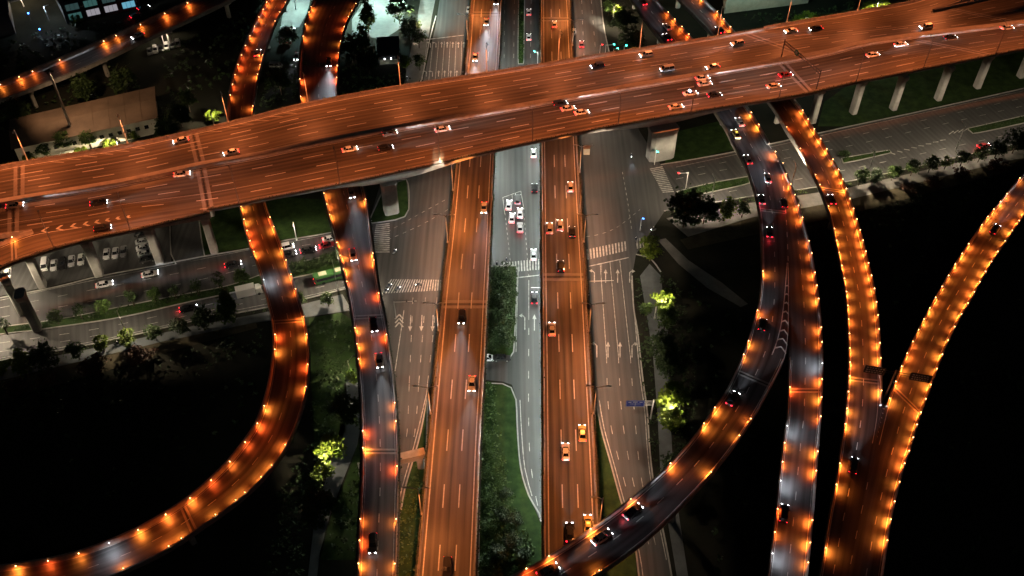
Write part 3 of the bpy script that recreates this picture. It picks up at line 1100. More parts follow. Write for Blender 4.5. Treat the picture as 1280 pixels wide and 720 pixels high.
def p_two(d, s0=0, on=2.2, off=4.4, left=True, right=True):
    def q(mb):
        if left: d.line(mb, off=.75, side='L', w=.15, s0=s0)
        if right: d.line(mb, off=.75, side='R', w=.15, s0=s0)
        d.line(mb, f=.5, dash=(on, off), w=.15, s0=s0)
    return q


for d in (AR, BR, IR):
    paint(d, 'paint_worn', p_two(d))


def p_er(mb):
    a = sx(ER, 'R', 958, 177)
    b = sx(ER, 'R', 985, 446)
    c = sx(ER, 'R', 987, 325)
    ER.line(mb, off=.75, side='L', w=.15)
    ER.line(mb, off=.75, side='R', w=.15, s1=a)
    ER.line(mb, off=.75, side='R', w=.15, s0=b)
    ER.line(mb, f=.5, dash=(2.2, 4.4), w=.15)
    ER.line(mb, off=.1, side='R', w=.2, s0=a, s1=c, dash=(2.2, 3))
    # gore
    ER.line(mb, off=.15, side='R', w=.18, s0=c, s1=b)
    fa = lambda t: 1 - .05 - .27 * max(0, min(1, t))
    ER.chevrons(mb, c + 3, b - 1, fa, lambda t: 1.0, 3.4, -1, .55)
    k = 16
    for j in range(k):
        p, q = (ER.at(c + (b - c) * (j + d) / k, fa((j + d) / k), .03) for d in (0, 1))
        w = Vector((.11, 0, 0))
        mb.quad(p - w, p + w, q + w, q - w)


paint(ER, 'paint', p_er)


def p_fr(mb):
    FR.line(mb, off=.75, side='R', w=.15, s0=20)
    FR.line(mb, off=.75, side='L', w=.15, s0=sx(FR, 'L', 987, 450))
    FR.line(mb, f=.5, dash=(2.2, 4.4), w=.15, s0=40)


paint(FR, 'paint_worn', p_fr)


def p_gr(mb):
    n = sx(GR, 'R', 1103, 500)
    GR.line(mb, off=.75, side='L', w=.15)
    GR.line(mb, off=.75, side='R', w=.15, s1=sx(GR, 'R', 1096, 552))
    GR.line(mb, f=.48, dash=(2.2, 4.4), w=.15)


def p_hr(mb):
    n = sx(HR, 'L', 1096, 552)
    HR.line(mb, off=.75, side='R', w=.15)
    HR.line(mb, off=.75, side='L', w=.15, s1=n)
    HR.line(mb, f=.52, dash=(2.2, 4.4), w=.15)
    HR.line(mb, off=0, side='L', dash=(2.2, 4.4), w=.15, s0=n + 10)


paint(GR, 'paint', p_gr)
paint(HR, 'paint', p_hr)

for d in DECKS.values():
    d.top.build('deck_surface', d.top_mats, d.root)
# expansion joints
for d, pts in ((EWN, ((20, 235), (243, 185), (970, 60), (1230, 18))), (EWS, ((20, 272), (252, 230), (1000, 100), (1190, 62))), (JR, ((18, 315),)),
               (CV, ((582, 380), (600, 18))), (DV, ((704, 350), (694, 22))), (AR, ((365, 402), (235, 645))), (BR, ((460, 395), (476, 560))),
               (ER, ((945, 478), (970, 262))), (FR, ((1007, 484),)), (GR, ((1080, 474), (1050, 240))), (HR, ((1135, 497),))):
    for u, v in pts:
        d.joint(u, v, 1.0 if d in (EWN, EWS, CV, DV) else 0.5)
# wedge of deck closing the gore between the two merging ramps on the right
gw = MB()
nose = [GR.at(sx(GR, 'R', 1103, 497), 1), HR.at(sx(HR, 'L', 1109, 503), 0)]
tip = GR.at(sx(GR, 'R', 1096, 552), 1)
s0, s1 = sx(GR, 'R', 1103, 497), sx(GR, 'R', 1096, 552)
h0, h1 = sx(HR, 'L', 1109, 503), sx(HR, 'L', 1096, 552)
K = 10
for k in range(K):
    t0, t1 = k / K, (k + 1) / K
    gw.quad(GR.at(s0 + (s1 - s0) * t0, .995, -.012), HR.at(h0 + (h1 - h0) * t0, .005, -.012), HR.at(h0 + (h1 - h0) * t1, .005, -.012), GR.at(s0 + (s1 - s0) * t1, .995, -.012))
gw.build('gore_slab', M['ramp'], GR.root)
gm = MB()
for k in range(7):
    t = 0.08 + k * .125
    a, b = GR.at(s0 + (s1 - s0) * t, .99, .03), HR.at(h0 + (h1 - h0) * t, .01, .03)
    tip = (a + b) / 2 + (GR.at(min(s1, s0 + 1), 1) - GR.at(s0, 1)).normalized() * ((b - a).length * .5)
    w = Vector((0, .35, 0))
    gm.quad(a, tip, tip + w, a + w)
    gm.quad(tip, b, b + w, tip + w)
gm.build('gore_markings', M['paint_worn'], GR.root)


# ---------------------------------------------------------------- streets on the ground
def sheet(name, px, z, m, kind='structure', uvrot=0.0, sides=False):
    pts = [P(u, v, 0) for u, v in px]
    mb = MB()
    c, s = math.cos(uvrot), math.sin(uvrot)
    top = [Vector((p.x, p.y, z)) for p in pts]
    mb.poly(top, 0, [(p.x * c + p.y * s, -p.x * s + p.y * c) for p in pts])
    if sides:
        for i in range(len(top)):
            a, b = top[i], top[(i + 1) % len(top)]
            mb.quad(Vector((a.x, a.y, 0)), Vector((b.x, b.y, 0)), b, a)
    o = mb.build(name, M[m] if isinstance(m, str) else m)
    o['kind'] = kind
    return o


def kerb(px, w=0.35, h=0.16, closed=False, m='kerb'):
    pts = [P(u, v) for u, v in px]
    if closed: pts = pts + [pts[0]]
    per = [max(1, int((pts[i + 1] - pts[i]).length / 2.5)) for i in range(len(pts) - 1)]
    pts = spline(pts, per)
    mb = MB()
    rings = []
    for i, p in enumerate(pts):
        d = (pts[min(i + 1, len(pts) - 1)] - pts[max(i - 1, 0)])
        d.z = 0
        d.normalize()
        n = Vector((d.y, -d.x, 0)) * w / 2
        rings.append([p - n + Vector((0, 0, h)), p + n + Vector((0, 0, h)), p + n, p - n])
    mb.loft(rings)
    o = mb.build('kerb', M[m])
    o['kind'] = 'structure'
    return o


ROT_EW = math.radians(-71 + 90)
sheet('crossroads', [(462, 274), (480, 215), (520, 150), (530, 96), (545, 30), (560, -70), (750, -70), (752, 0), (756, 40), (770, 100), (800, 165), (826, 206),
                     (840, 232), (832, 262), (795, 318), (790, 345), (792, 385), (797, 415), (803, 470), (809, 515), (812, 560), (818, 610), (836, 700), (850, 790),
                     (806, 790), (800, 720), (790, 670), (777, 626), (765, 582), (752, 535), (746, 500), (738, 470), (680, 470), (680, 655), (677, 656),
                     (662, 620), (652, 585), (648, 540), (646, 500), (640, 481), (628, 477), (606, 475), (590, 470), (545, 470), (534, 489), (525, 540), (517, 570), (505, 612), (496, 660), (480, 700), (440, 790), (425, 790),
                     (470, 680), (488, 600), (491, 540), (488, 480), (478, 400), (470, 350), (430, 350), (430, 300)], 0.02, 'road')
sheet('left_street', [(-90, 392), (0, 373), (67, 360), (126, 346), (190, 334), (255, 321), (310, 311), (357, 301), (415, 291), (466, 276), (474, 352),
                      (440, 359), (370, 376), (320, 386), (240, 401), (180, 415), (87, 435), (0, 451), (-90, 472)], 0.012, 'road', uvrot=ROT_EW)
sheet('right_street', [(822, 207), (917, 190), (1055, 160), (1135, 143), (1280, 111), (1400, 84), (1400, 152), (1280, 178), (1235, 187), (1060, 226), (937, 246), (830, 264)], 0.012, 'road', uvrot=ROT_EW)
sheet('car_park', [(-90, 330), (0, 312), (100, 280), (200, 262), (214, 285), (214, 328), (126, 343), (67, 357), (0, 370), (-90, 388)], 0.016, 'road')
sheet('access_road', [(214, 255), (246, 250), (252, 300), (254, 323), (222, 331), (215, 318)], 0.066, 'road')
kerb([(246, 252), (252, 300), (256, 321)])
kerb([(212, 258), (214, 318), (220, 330)])
sheet('left_footpath', [(-90, 480), (0, 458), (87, 442), (180, 422), (240, 408), (320, 393), (372, 382), (428, 368), (440, 388), (385, 396), (320, 403), (200, 428), (100, 452), (0, 476), (-90, 498)], 0.09, 'bluepath', sides=True)
sheet('left_verge', [(-90, 498), (0, 476), (100, 452), (200, 428), (320, 403), (322, 410), (210, 440), (120, 468), (0, 500), (-90, 520)], 0.06, 'dryground')
sheet('right_footpath', [(833, 273), (937, 254), (1060, 235), (1235, 195), (1400, 160), (1400, 172), (1240, 206), (1060, 250), (940, 272), (860, 296)], 0.09, 'path', sides=True)
sheet('right_verge', [(850, 300), (940, 272), (1060, 250), (1240, 206), (1400, 172), (1400, 186), (1230, 222), (1070, 266), (950, 292), (860, 312)], 0.06, 'dryground')
sheet('cycle_path', [(812, 330), (826, 345), (835, 420), (838, 520), (842, 600), (860, 720), (846, 720), (826, 600), (822, 520), (816, 440), (806, 380), (800, 345)], 0.05, 'bluepath', sides=True)
sheet('footpath', [(822, 300), (832, 298), (860, 325), (903, 354), (935, 380), (926, 384), (884, 360), (848, 330)], 0.045, 'path')
sheet('park_path', [(432, 470), (450, 470), (452, 520), (447, 555), (430, 597), (412, 645), (400, 690), (388, 790), (370, 790), (385, 720), (393, 650), (407, 600), (425, 535), (434, 500)], 0.05, 'bluepath', sides=True)
sheet('paved_court', [(440, -60), (520, -60), (508, 0), (503, 34), (478, 50), (440, 42), (440, 24), (456, 0)], 0.03, 'path')
sheet('yard', [(362, -30), (395, -30), (384, 16), (374, 34), (350, 36), (354, 15)], 0.03, 'path')
sheet('side_street', [(505, 105), (522, 20), (536, -60), (556, -60), (540, 20), (528, 95), (515, 115)], 0.035, 'path')

# islands of grass with stone kerbs
isl = [
    ('grass', [(605, 479), (628, 480), (639, 485), (645, 500), (647, 540), (651, 585), (661, 620), (679, 662), (679, 790), (596, 790), (598, 720), (600, 600)], 'grass'),
    ('grass', [(612, 335), (645, 333), (646, 360), (642, 440), (638, 446), (608, 446), (607, 430)], 'grass'),
    ('grass', [(745, 500), (751, 535), (764, 582), (776, 626), (795, 690), (798, 790), (752, 790), (749, 650), (744, 540)], 'grass'),
    ('grass', [(535, 492), (526, 540), (518, 570), (506, 612), (498, 655), (482, 700), (444, 790), (520, 790), (530, 640)], 'grass'),
    ('grass', [(0, 409), (75, 399), (150, 384), (230, 368), (290, 356), (360, 332), (425, 318), (432, 332), (370, 347), (290, 366), (230, 379), (150, 397), (50, 412), (0, 418), (-90, 430), (-90, 424)], 'grass'),
    ('grass', [(846, 240), (880, 231), (937, 221), (937, 229), (880, 242), (850, 247)], 'grass'),
    ('grass', [(1052, 198), (1112, 188), (1114, 191), (1054, 204)], 'grass'),
    ('grass', [(1209, 161), (1280, 145), (1400, 118), (1400, 126), (1280, 154), (1216, 167)], 'grass'),
    ('grass', [(461, 278), (483, 233), (508, 225), (511, 262), (506, 271), (494, 275), (466, 279)], 'grass'),
    ('grass', [(650, -70), (656, -70), (655, 50), (654, 80), (648, 80), (648, 20)], 'grass'),
]
for nm, px, m in isl:
    sheet(nm, px, 0.13, m, kind='stuff', sides=True)
    kerb(px, closed=True)
sheet('grass', [(1022, 158), (1030, 128), (1080, 92), (1290, 52), (1400, 40), (1400, 82), (1280, 109), (1135, 141), (1055, 158)], 0.05, 'grass', kind='stuff')
sheet('grass', [(216, 330), (216, 285), (205, 262), (330, 245), (410, 250), (425, 289), (357, 299), (310, 309), (255, 319)], 0.05, 'grass', kind='stuff')
sheet('grass', [(830, 206), (845, 165), (905, 150), (920, 186), (870, 198)], 0.05, 'grass', kind='stuff')
sheet('grass', [(386, 398), (427, 391), (440, 400), (446, 470), (430, 480), (432, 540), (395, 590), (390, 500)], 0.05, 'grass', kind='stuff')
sheet('grass', [(446, 560), (452, 540), (452, 600), (448, 700), (400, 700), (414, 645), (432, 600)], 0.05, 'grass', kind='stuff')
kerb([(826, 206), (917, 190), (1055, 159.5), (1135, 142.5), (1280, 110.5), (1400, 83)])
kerb([(830, 264), (937, 246), (1060, 227), (1235, 188), (1280, 178), (1400, 152)])
kerb([(-90, 391), (0, 372.5), (67, 359.5), (126, 345), (190, 333), (255, 320.5), (310, 311), (357, 300.5), (415, 290.5), (465, 276)])
kerb([(-90, 472), (0, 451), (87, 436), (180, 416), (240, 402), (320, 387), (370, 376.5), (440, 359)])
kerb([(790, 345), (792, 385), (797, 415), (803, 470), (809, 515), (812, 560), (818, 610), (836, 700), (850, 790)])
kerb([(545, 20), (537, 50), (528, 95), (515, 130)])
kerb([(751, 0), (756, 40), (770, 100)])
kerb([(795, 318), (812, 322), (826, 340)])

# painted marks on the streets
pm = MB()


def gline(px, w=0.15, dash=None, z=0.045, mb=None, sm=True):
    mb = mb or pm
    pts = [P(u, v) for u, v in px]
    per = [max(1, int((pts[i + 1] - pts[i]).length / 3)) for i in range(len(pts) - 1)]
    if sm: pts = spline(pts, per)
    acc, on = 0.0, True
    for a, b in zip(pts, pts[1:]):
        L = (b - a).length
        d = (b - a).normalized()
        n = Vector((d.y, -d.x, 0)) * w / 2
        if dash is None:
            segs = [(0, L)]
        else:
            segs, t = [], 0.0
            per_ = dash[0] + dash[1]
            k = math.floor(acc / per_)
            while k * per_ < acc + L:
                s0, s1 = max(k * per_, acc), min(k * per_ + dash[0], acc + L)
                if s1 > s0: segs.append((s0 - acc, s1 - acc))
                k += 1
        for s0, s1 in segs:
            p, q = a + d * s0, a + d * s1
            mb.quad(*[x + Vector((0, 0, z)) for x in (p - n, p + n, q + n, q - n)])
        acc += L


def zebra(a0, a1, b0, b1, n, mb=None, fill=0.5):
    """n stripes between the line a0-a1 and the line b0-b1 (pixels)."""
    mb = mb or pm
    A0, A1, B0, B1 = P(*a0), P(*a1), P(*b0), P(*b1)
    up = Vector((0, 0, .045))
    for k in range(n):
        t0, t1 = k / n, (k + fill) / n
        mb.quad(A0.lerp(A1, t0) + up, A0.lerp(A1, t1) + up, B0.lerp(B1, t1) + up, B0.lerp(B1, t0) + up)


def arrow(u, v, du, dv, L=5.0, turn=0, mb=None):
    """A painted lane arrow at pixel (u, v) pointing to pixel (u+du, v+dv); turn -1 or 1 adds a bent head."""
    mb = mb or pm
    p = P(u, v)
    d = (P(u + du, v + dv) - p).normalized()
    n = Vector((d.y, -d.x, 0))
    up = Vector((0, 0, .046))
    q = lambda a, b: p + d * a + n * b + up
    mb.quad(q(-L / 2, -.13), q(-L / 2, .13), q(L * .25, .13), q(L * .25, -.13))
    if not turn:
        mb.poly([q(L * .2, -.55), q(L * .2, .55), q(L / 2, 0)])
    else:
        t = turn
        mb.quad(q(L * .25, -.13 * t), q(L * .25, .2 * t), q(L * .36, .75 * t), q(L * .36 + .3, .6 * t))
        mb.poly([q(L * .25, .75 * t), q(L * .5, .65 * t), q(L * .36, 1.6 * t)])


zebra((489, 349), (488, 378) if False else (553, 350), (478, 367), (553, 363), 22)
zebra((470, 281), (464, 317), (487, 279), (487, 317), 15, fill=.5)
zebra((812, 211), (829, 242), (828, 208), (843, 241), 15)
zebra((733, 312), (784, 301), (734, 325), (785, 313), 13)
zebra((795, 299), (813, 294), (796, 311), (815, 307), 5)
zebra((629, 328), (676, 324), (630, 341), (676, 337), 13)
gline([(736, 333), (786, 322)], .35)
gline([(630, 349), (675, 344)], .35)
gline([(530, 50), (580, 44)], .35)
# lanes of the street right of the right viaduct
for f in (.26, .5, .74):
    a = (737 + 51 * f, 333 - 10 * f)
    gline([a, (740 + 58 * f, 400), (742 + 62 * f, 445)], .15, mb=pm)
    gline([(742 + 62 * f, 445), (744.5 + 66 * f, 520), (768 + 46 * f, 600), (800 + 32 * f, 700)], .15, (2.5, 5))
for k, (u, tr) in enumerate(((746, -1), (760, 0), (775, 0), (790, 1))):
    arrow(u, 437, 0, -20, 5.5, tr)
    arrow(u - 3, 345, 0, -20, 5.5, tr)
gline([(749, 500), (755, 535), (768, 582), (780, 626), (799, 690), (808, 760)], .2)
gline([(789, 350), (795, 415), (800, 470), (806, 515), (809, 560), (815, 610), (833, 700)], .2)
# lanes of the street left of the left viaduct
for f in (.33, .6, .85):
    gline([(497 + 58 * f, 372), (497 + 52 * f, 420), (497 + 44 * f, 480)], .15, (2.5, 4.5))
    gline([(497 + 44 * f, 480), (497 + 36 * f, 540), (492 + 26 * f, 590)], .15, (2.5, 4.5))
for u in (513, 527, 541):
    arrow(u, 404, -1, 20, 6)
gline([(534, 489), (522, 540), (514, 570), (502, 612), (494, 655)], .22)
gline([(493, 470), (505, 388)], .2)
for k in range(3):
    a, b, c = (494, 399 + k * 5), (499, 393 + k * 5), (504, 399 + k * 5)
    gline([a, b], .4, sm=False); gline([b, c], .4, sm=False)
# street between the viaducts
gline([(647.5, 350), (645, 440)], .15); gline([(661, 350), (661, 400)], .15); gline([(661, 410), (661, 540), (666, 600), (674, 640)], .15, (2.5, 5))
arrow(668, 403, 0, -20, 6); arrow(656, 402, 0, -20, 6, -1)
gline([(650, 500), (652, 540), (656, 585), (665, 620)], .2)
for u0, u1 in ((630, 640), (654, 661)):
    gline([(u0, 255), (u1, 345)], .13, (1.0, 1.2))
gline([(628.5, 247), (651, 239), (655, 262)], .2, sm=False); gline([(628.5, 247), (631, 268)], .2, sm=False); gline([(640, 244), (641, 254)], .15)
for u in (631, 643, 664):
    gline([(u, 0), (u - 1, 80)], .15, (3, 5))
# upper street left
for k in range(7):
    gline([(534 + k * 7.2, 52), (528 + k * 8, 100)], .15)
    arrow(538 + k * 7.0, 56, 0.5, -20, 4, -1 if k < 2 else 0); arrow(533 + k * 7.6, 92, 0.5, -20, 4, -1 if k < 2 else 0)
gline([(752, 330), (752, 340)], .1)
gline([(727, 0), (730, 70)], .15, (3, 5)); gline([(739, 0), (745, 70)], .15, (3, 5))
# turning guides over the crossroads
gline([(484, 290), (520, 270), (560, 248)], .14, (1.2, 1.4)); gline([(484, 300), (525, 282), (560, 262)], .14, (1.2, 1.4))
gline([(778, 215), (785, 255), (790, 290)], .14, (1.2, 1.4)); gline([(700, 300), (760, 290), (800, 262)], .12, (1.2, 1.4))
# left street
for off, dash in ((.33, (2.5, 5)), (.66, (2.5, 5))):
    gline([(0, 373 + 36 * off), (126, 346 + 43 * off), (255, 321 + 42 * off), (357, 301 + 31 * off), (430, 289 + 28 * off)], .15, dash)
    gline([(0, 418 + 33 * off), (126, 402 + 25 * off), (255, 374 + 24 * off), (370, 347 + 28 * off), (440, 333 + 26 * off)], .15, dash)
gline([(0, 375.5), (126, 348.5), (255, 323.5), (357, 303.5), (430, 290.5)], .15)
gline([(0, 448), (126, 425), (255, 396), (370, 373), (440, 357)], .15)
# right street
for off in (.3, .6):
    gline([(845, 206 + 30 * off), (937, 187 + 32 * off), (1060, 160 + 38 * off), (1200, 130 + 34 * off), (1400, 86 + 32 * off)], .15, (2.5, 5))
gline([(855, 250), (937, 235), (1060, 212), (1235, 174), (1400, 139)], .15, (2.5, 5))
gline([(845, 209), (937, 189.5), (1060, 162), (1280, 113.5)], .15)
for k in range(8):
    gline([(1112 + k * 9, 191 - k * 2.2), (1119 + k * 9, 193 - k * 2.6)], .35)
for k in range(6):
    gline([(1186 + k * 6, 168 - k * 1.2), (1192 + k * 6, 164 - k * 1.2)], .3)
tag(pm.build('street_markings', M['street_paint']), kind='structure')

# ---------------------------------------------------------------- vegetation
def make_crown(seed, rx, rz, n, r, mname, shape='round'):
    rr = random.Random(seed)
    mb = MB()
    clumps = []
    for k in range(26):
        while True:
            p = Vector((rr.uniform(-1, 1), rr.uniform(-1, 1), rr.uniform(-1, 1)))
            if p.length <= 1 and p.length > .25: break
        if shape == 'cone':
            f = 1.05 - .85 * (p.z * .5 + .5)
            p = Vector((p.x * f, p.y * f, p.z))
        clumps.append((p, rr.uniform(.22, .42)))
    for k in range(n):
        c, cr_ = rr.choice(clumps)
        q = Vector((rr.gauss(0, 1), rr.gauss(0, 1), rr.gauss(0, .8))) * cr_ * .55
        s = c + q
        leafquad(mb, (s.x * rx, s.y * rx, s.z * rz), r * rr.uniform(.6, 1.3), rr)
    return mb


def make_tree(name, label, seed, rx, rz, trunk, n, r, leafm, shape='round'):
    """A tree with a tapered forked trunk and a clumped crown; base at the origin."""
    t = thing(name, label, 'tree')
    rr = random.Random(seed + 5)
    tb = MB()
    h = trunk + rz * .6
    tb.tube([(0, 0, 0), (.05, .02, h * .5), (0, .05, h)], [.16, .12, .06], 6)
    for k in range(5):
        a = k * 1.3 + rr.random()
        z0 = trunk * .8 + rr.uniform(0, rz * .4)
        tb.tube([(0, 0, z0), (math.cos(a) * rx * .35, math.sin(a) * rx * .35, z0 + rz * .35), (math.cos(a) * rx * .7, math.sin(a) * rx * .7, z0 + rz * .6)], [.07, .05, .02], 5)
    tb.build('trunk', M['bark'], t, local=True)
    cb = make_crown(seed, rx, rz, n, r, leafm, shape)
    cb.v = [(x, y, z + trunk + rz * .9) for x, y, z in cb.v]
    cb.build('crown', M[leafm], t, local=True)
    return t


protos = {
    'green': make_tree('street_tree', 'x', 11, 2.3, 2.0, 2.2, 900, .26, 'leaf'),
    'dark': make_tree('broad_tree', 'x', 12, 2.9, 2.7, 2.0, 1200, .30, 'leaf_dark'),
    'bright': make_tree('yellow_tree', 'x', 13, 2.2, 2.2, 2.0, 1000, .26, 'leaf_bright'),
    'cone': make_tree('conical_tree', 'x', 14, 2.6, 4.2, 1.4, 1500, .30, 'leaf', 'cone'),
    'bush': make_tree('round_bush', 'x', 15, 1.7, 1.0, .3, 520, .24, 'leaf_dark'),
    'red': make_tree('red_bush', 'x', 16, 2.6, 1.4, .5, 750, .28, 'leaf_red'),
    'sapling': make_tree('thin_sapling', 'x', 17, 1.4, 1.6, 2.0, 300, .20, 'leaf_dark'),
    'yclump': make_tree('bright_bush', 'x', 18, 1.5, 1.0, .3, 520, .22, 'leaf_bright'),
}
used = set()


def tree(kind, u, v, h, label, group=None, cat='tree', z=0.0):
    """Tree whose base stands at pixel (u, v) on the ground, h times its kind's size."""
    t = protos[kind]
    if kind in used:
        t = copy_tree(t)
    used.add(kind)
    p = P(u, v, z)
    t.location = p
    t.rotation_euler = (0, 0, RD.uniform(0, 6.28))
    s = h * RD.uniform(.92, 1.08)
    t.scale = (s, s, s)
    t['label'] = label
    t['category'] = cat
    if group: t['group'] = group
    elif 'group' in t: del t['group']
    return t


WORD = {'green': 'green', 'dark': 'dark', 'bright': 'yellow-green', 'cone': 'tall conical', 'bush': 'dark', 'red': 'reddish', 'sapling': 'thin', 'yclump': 'yellow-green'}


def row(items, phrase, group, noun='tree', cat='tree'):
    for k, (kind, u, v, h) in enumerate(items):
        lab = '%s %s, %s from the left %s' % (WORD[kind], noun, ORD[k], phrase)
        tree(kind, u, v, h, lab, group, cat)


row([('bright', 3, 470, .9), ('bright', 33, 470, 1.5), ('dark', 62, 462, 1.25), ('green', 100, 450, .95), ('bright', 131, 440, .9), ('bright', 164, 434, 1.05),
     ('green', 196, 426, .85), ('dark', 228, 418, .8), ('dark', 258, 411, .95), ('cone', 289, 402, 1.25), ('green', 345, 389, .8), ('green', 376, 384, .8), ('green', 411, 383, .8)],
    "along the lower left street's footpath", 'trees along the lower left footpath')
row([('sapling', 10, 418, 1.1), ('green', 74, 406, .8), ('sapling', 103, 399, 1.1), ('green', 132, 393, .9), ('sapling', 168, 383, 1.2), ('green', 195, 378, .8), ('sapling', 221, 374, 1.0),
     ('sapling', 249, 370, 1.2), ('sapling', 276, 363, 1.2), ('green', 305, 357, .9), ('bush', 368, 340, 1.2), ('bush', 381, 337, 1.3), ('bush', 394, 334, 1.2), ('bush', 408, 330, 1.3), ('bush', 420, 326, 1.2)],
    "on the left street's median strip", 'trees on the left median strip')
row([('red', 22, 490, 1.0), ('red', 60, 478, .8), ('red', 120, 462, 1.3), ('red', 178, 450, 1.2)], 'below the lower left footpath', 'reddish bushes by the left footpath', 'bush', 'bush')
row([('green', 1073, 232, 1.0), ('dark', 1092, 230, .7), ('green', 1114, 226, .9), ('green', 1138, 220, .9), ('green', 1160, 216, .9), ('bright', 1180, 212, .8), ('green', 1200, 208, .9),
     ('green', 1222, 203, .9), ('dark', 1243, 198, 1.0), ('dark', 1265, 192, 1.2), ('dark', 1290, 186, 1.1)], 'on the right street verge between ramp and frame edge', 'trees along the right street')
row([('dark', 854, 284, 1.75), ('dark', 879, 280, 1.35), ('bright', 904, 276, 1.25), ('green', 927, 272, .8), ('bush', 1055, 196, 1.0)], "at the crossroads' lower right corner", 'trees at the crossroads corner')
row([('dark', 621, 352, 0.72), ('dark', 634, 354, 0.76), ('dark', 626, 368, 0.83), ('dark', 637, 376, 0.72), ('dark', 620, 384, 0.79), ('dark', 632, 394, 0.86), ('dark', 621, 406, 0.79), ('dark', 635, 412, 0.76),
     ('dark', 624, 424, 0.83), ('dark', 634, 434, 0.72), ('dark', 618, 438, 0.65)], "in the dark median grove between the viaducts", 'trees in the grove between the viaducts')
row([('green', 606, 556, 0.48), ('green', 615, 574, 0.54), ('green', 610, 596, 0.60), ('green', 624, 606, 0.54), ('dark', 633, 622, 0.48), ('green', 614, 630, 0.66), ('dark', 629, 650, 0.60), ('dark', 645, 655, 0.54), ('green', 611, 668, 0.66),
     ('dark', 640, 684, 0.66), ('dark', 622, 700, 0.72), ('dark', 655, 700, 0.60), ('green', 607, 715, 0.66)], "on the lower lawn between the viaducts", 'small trees on the lawn between the viaducts')
row([('red', 1135, 240, .8), ('red', 1165, 232, 1.0), ('red', 1200, 222, 1.0), ('red', 1245, 212, 1.2)], 'below the right street verge', 'reddish bushes by the right street', 'bush', 'bush')
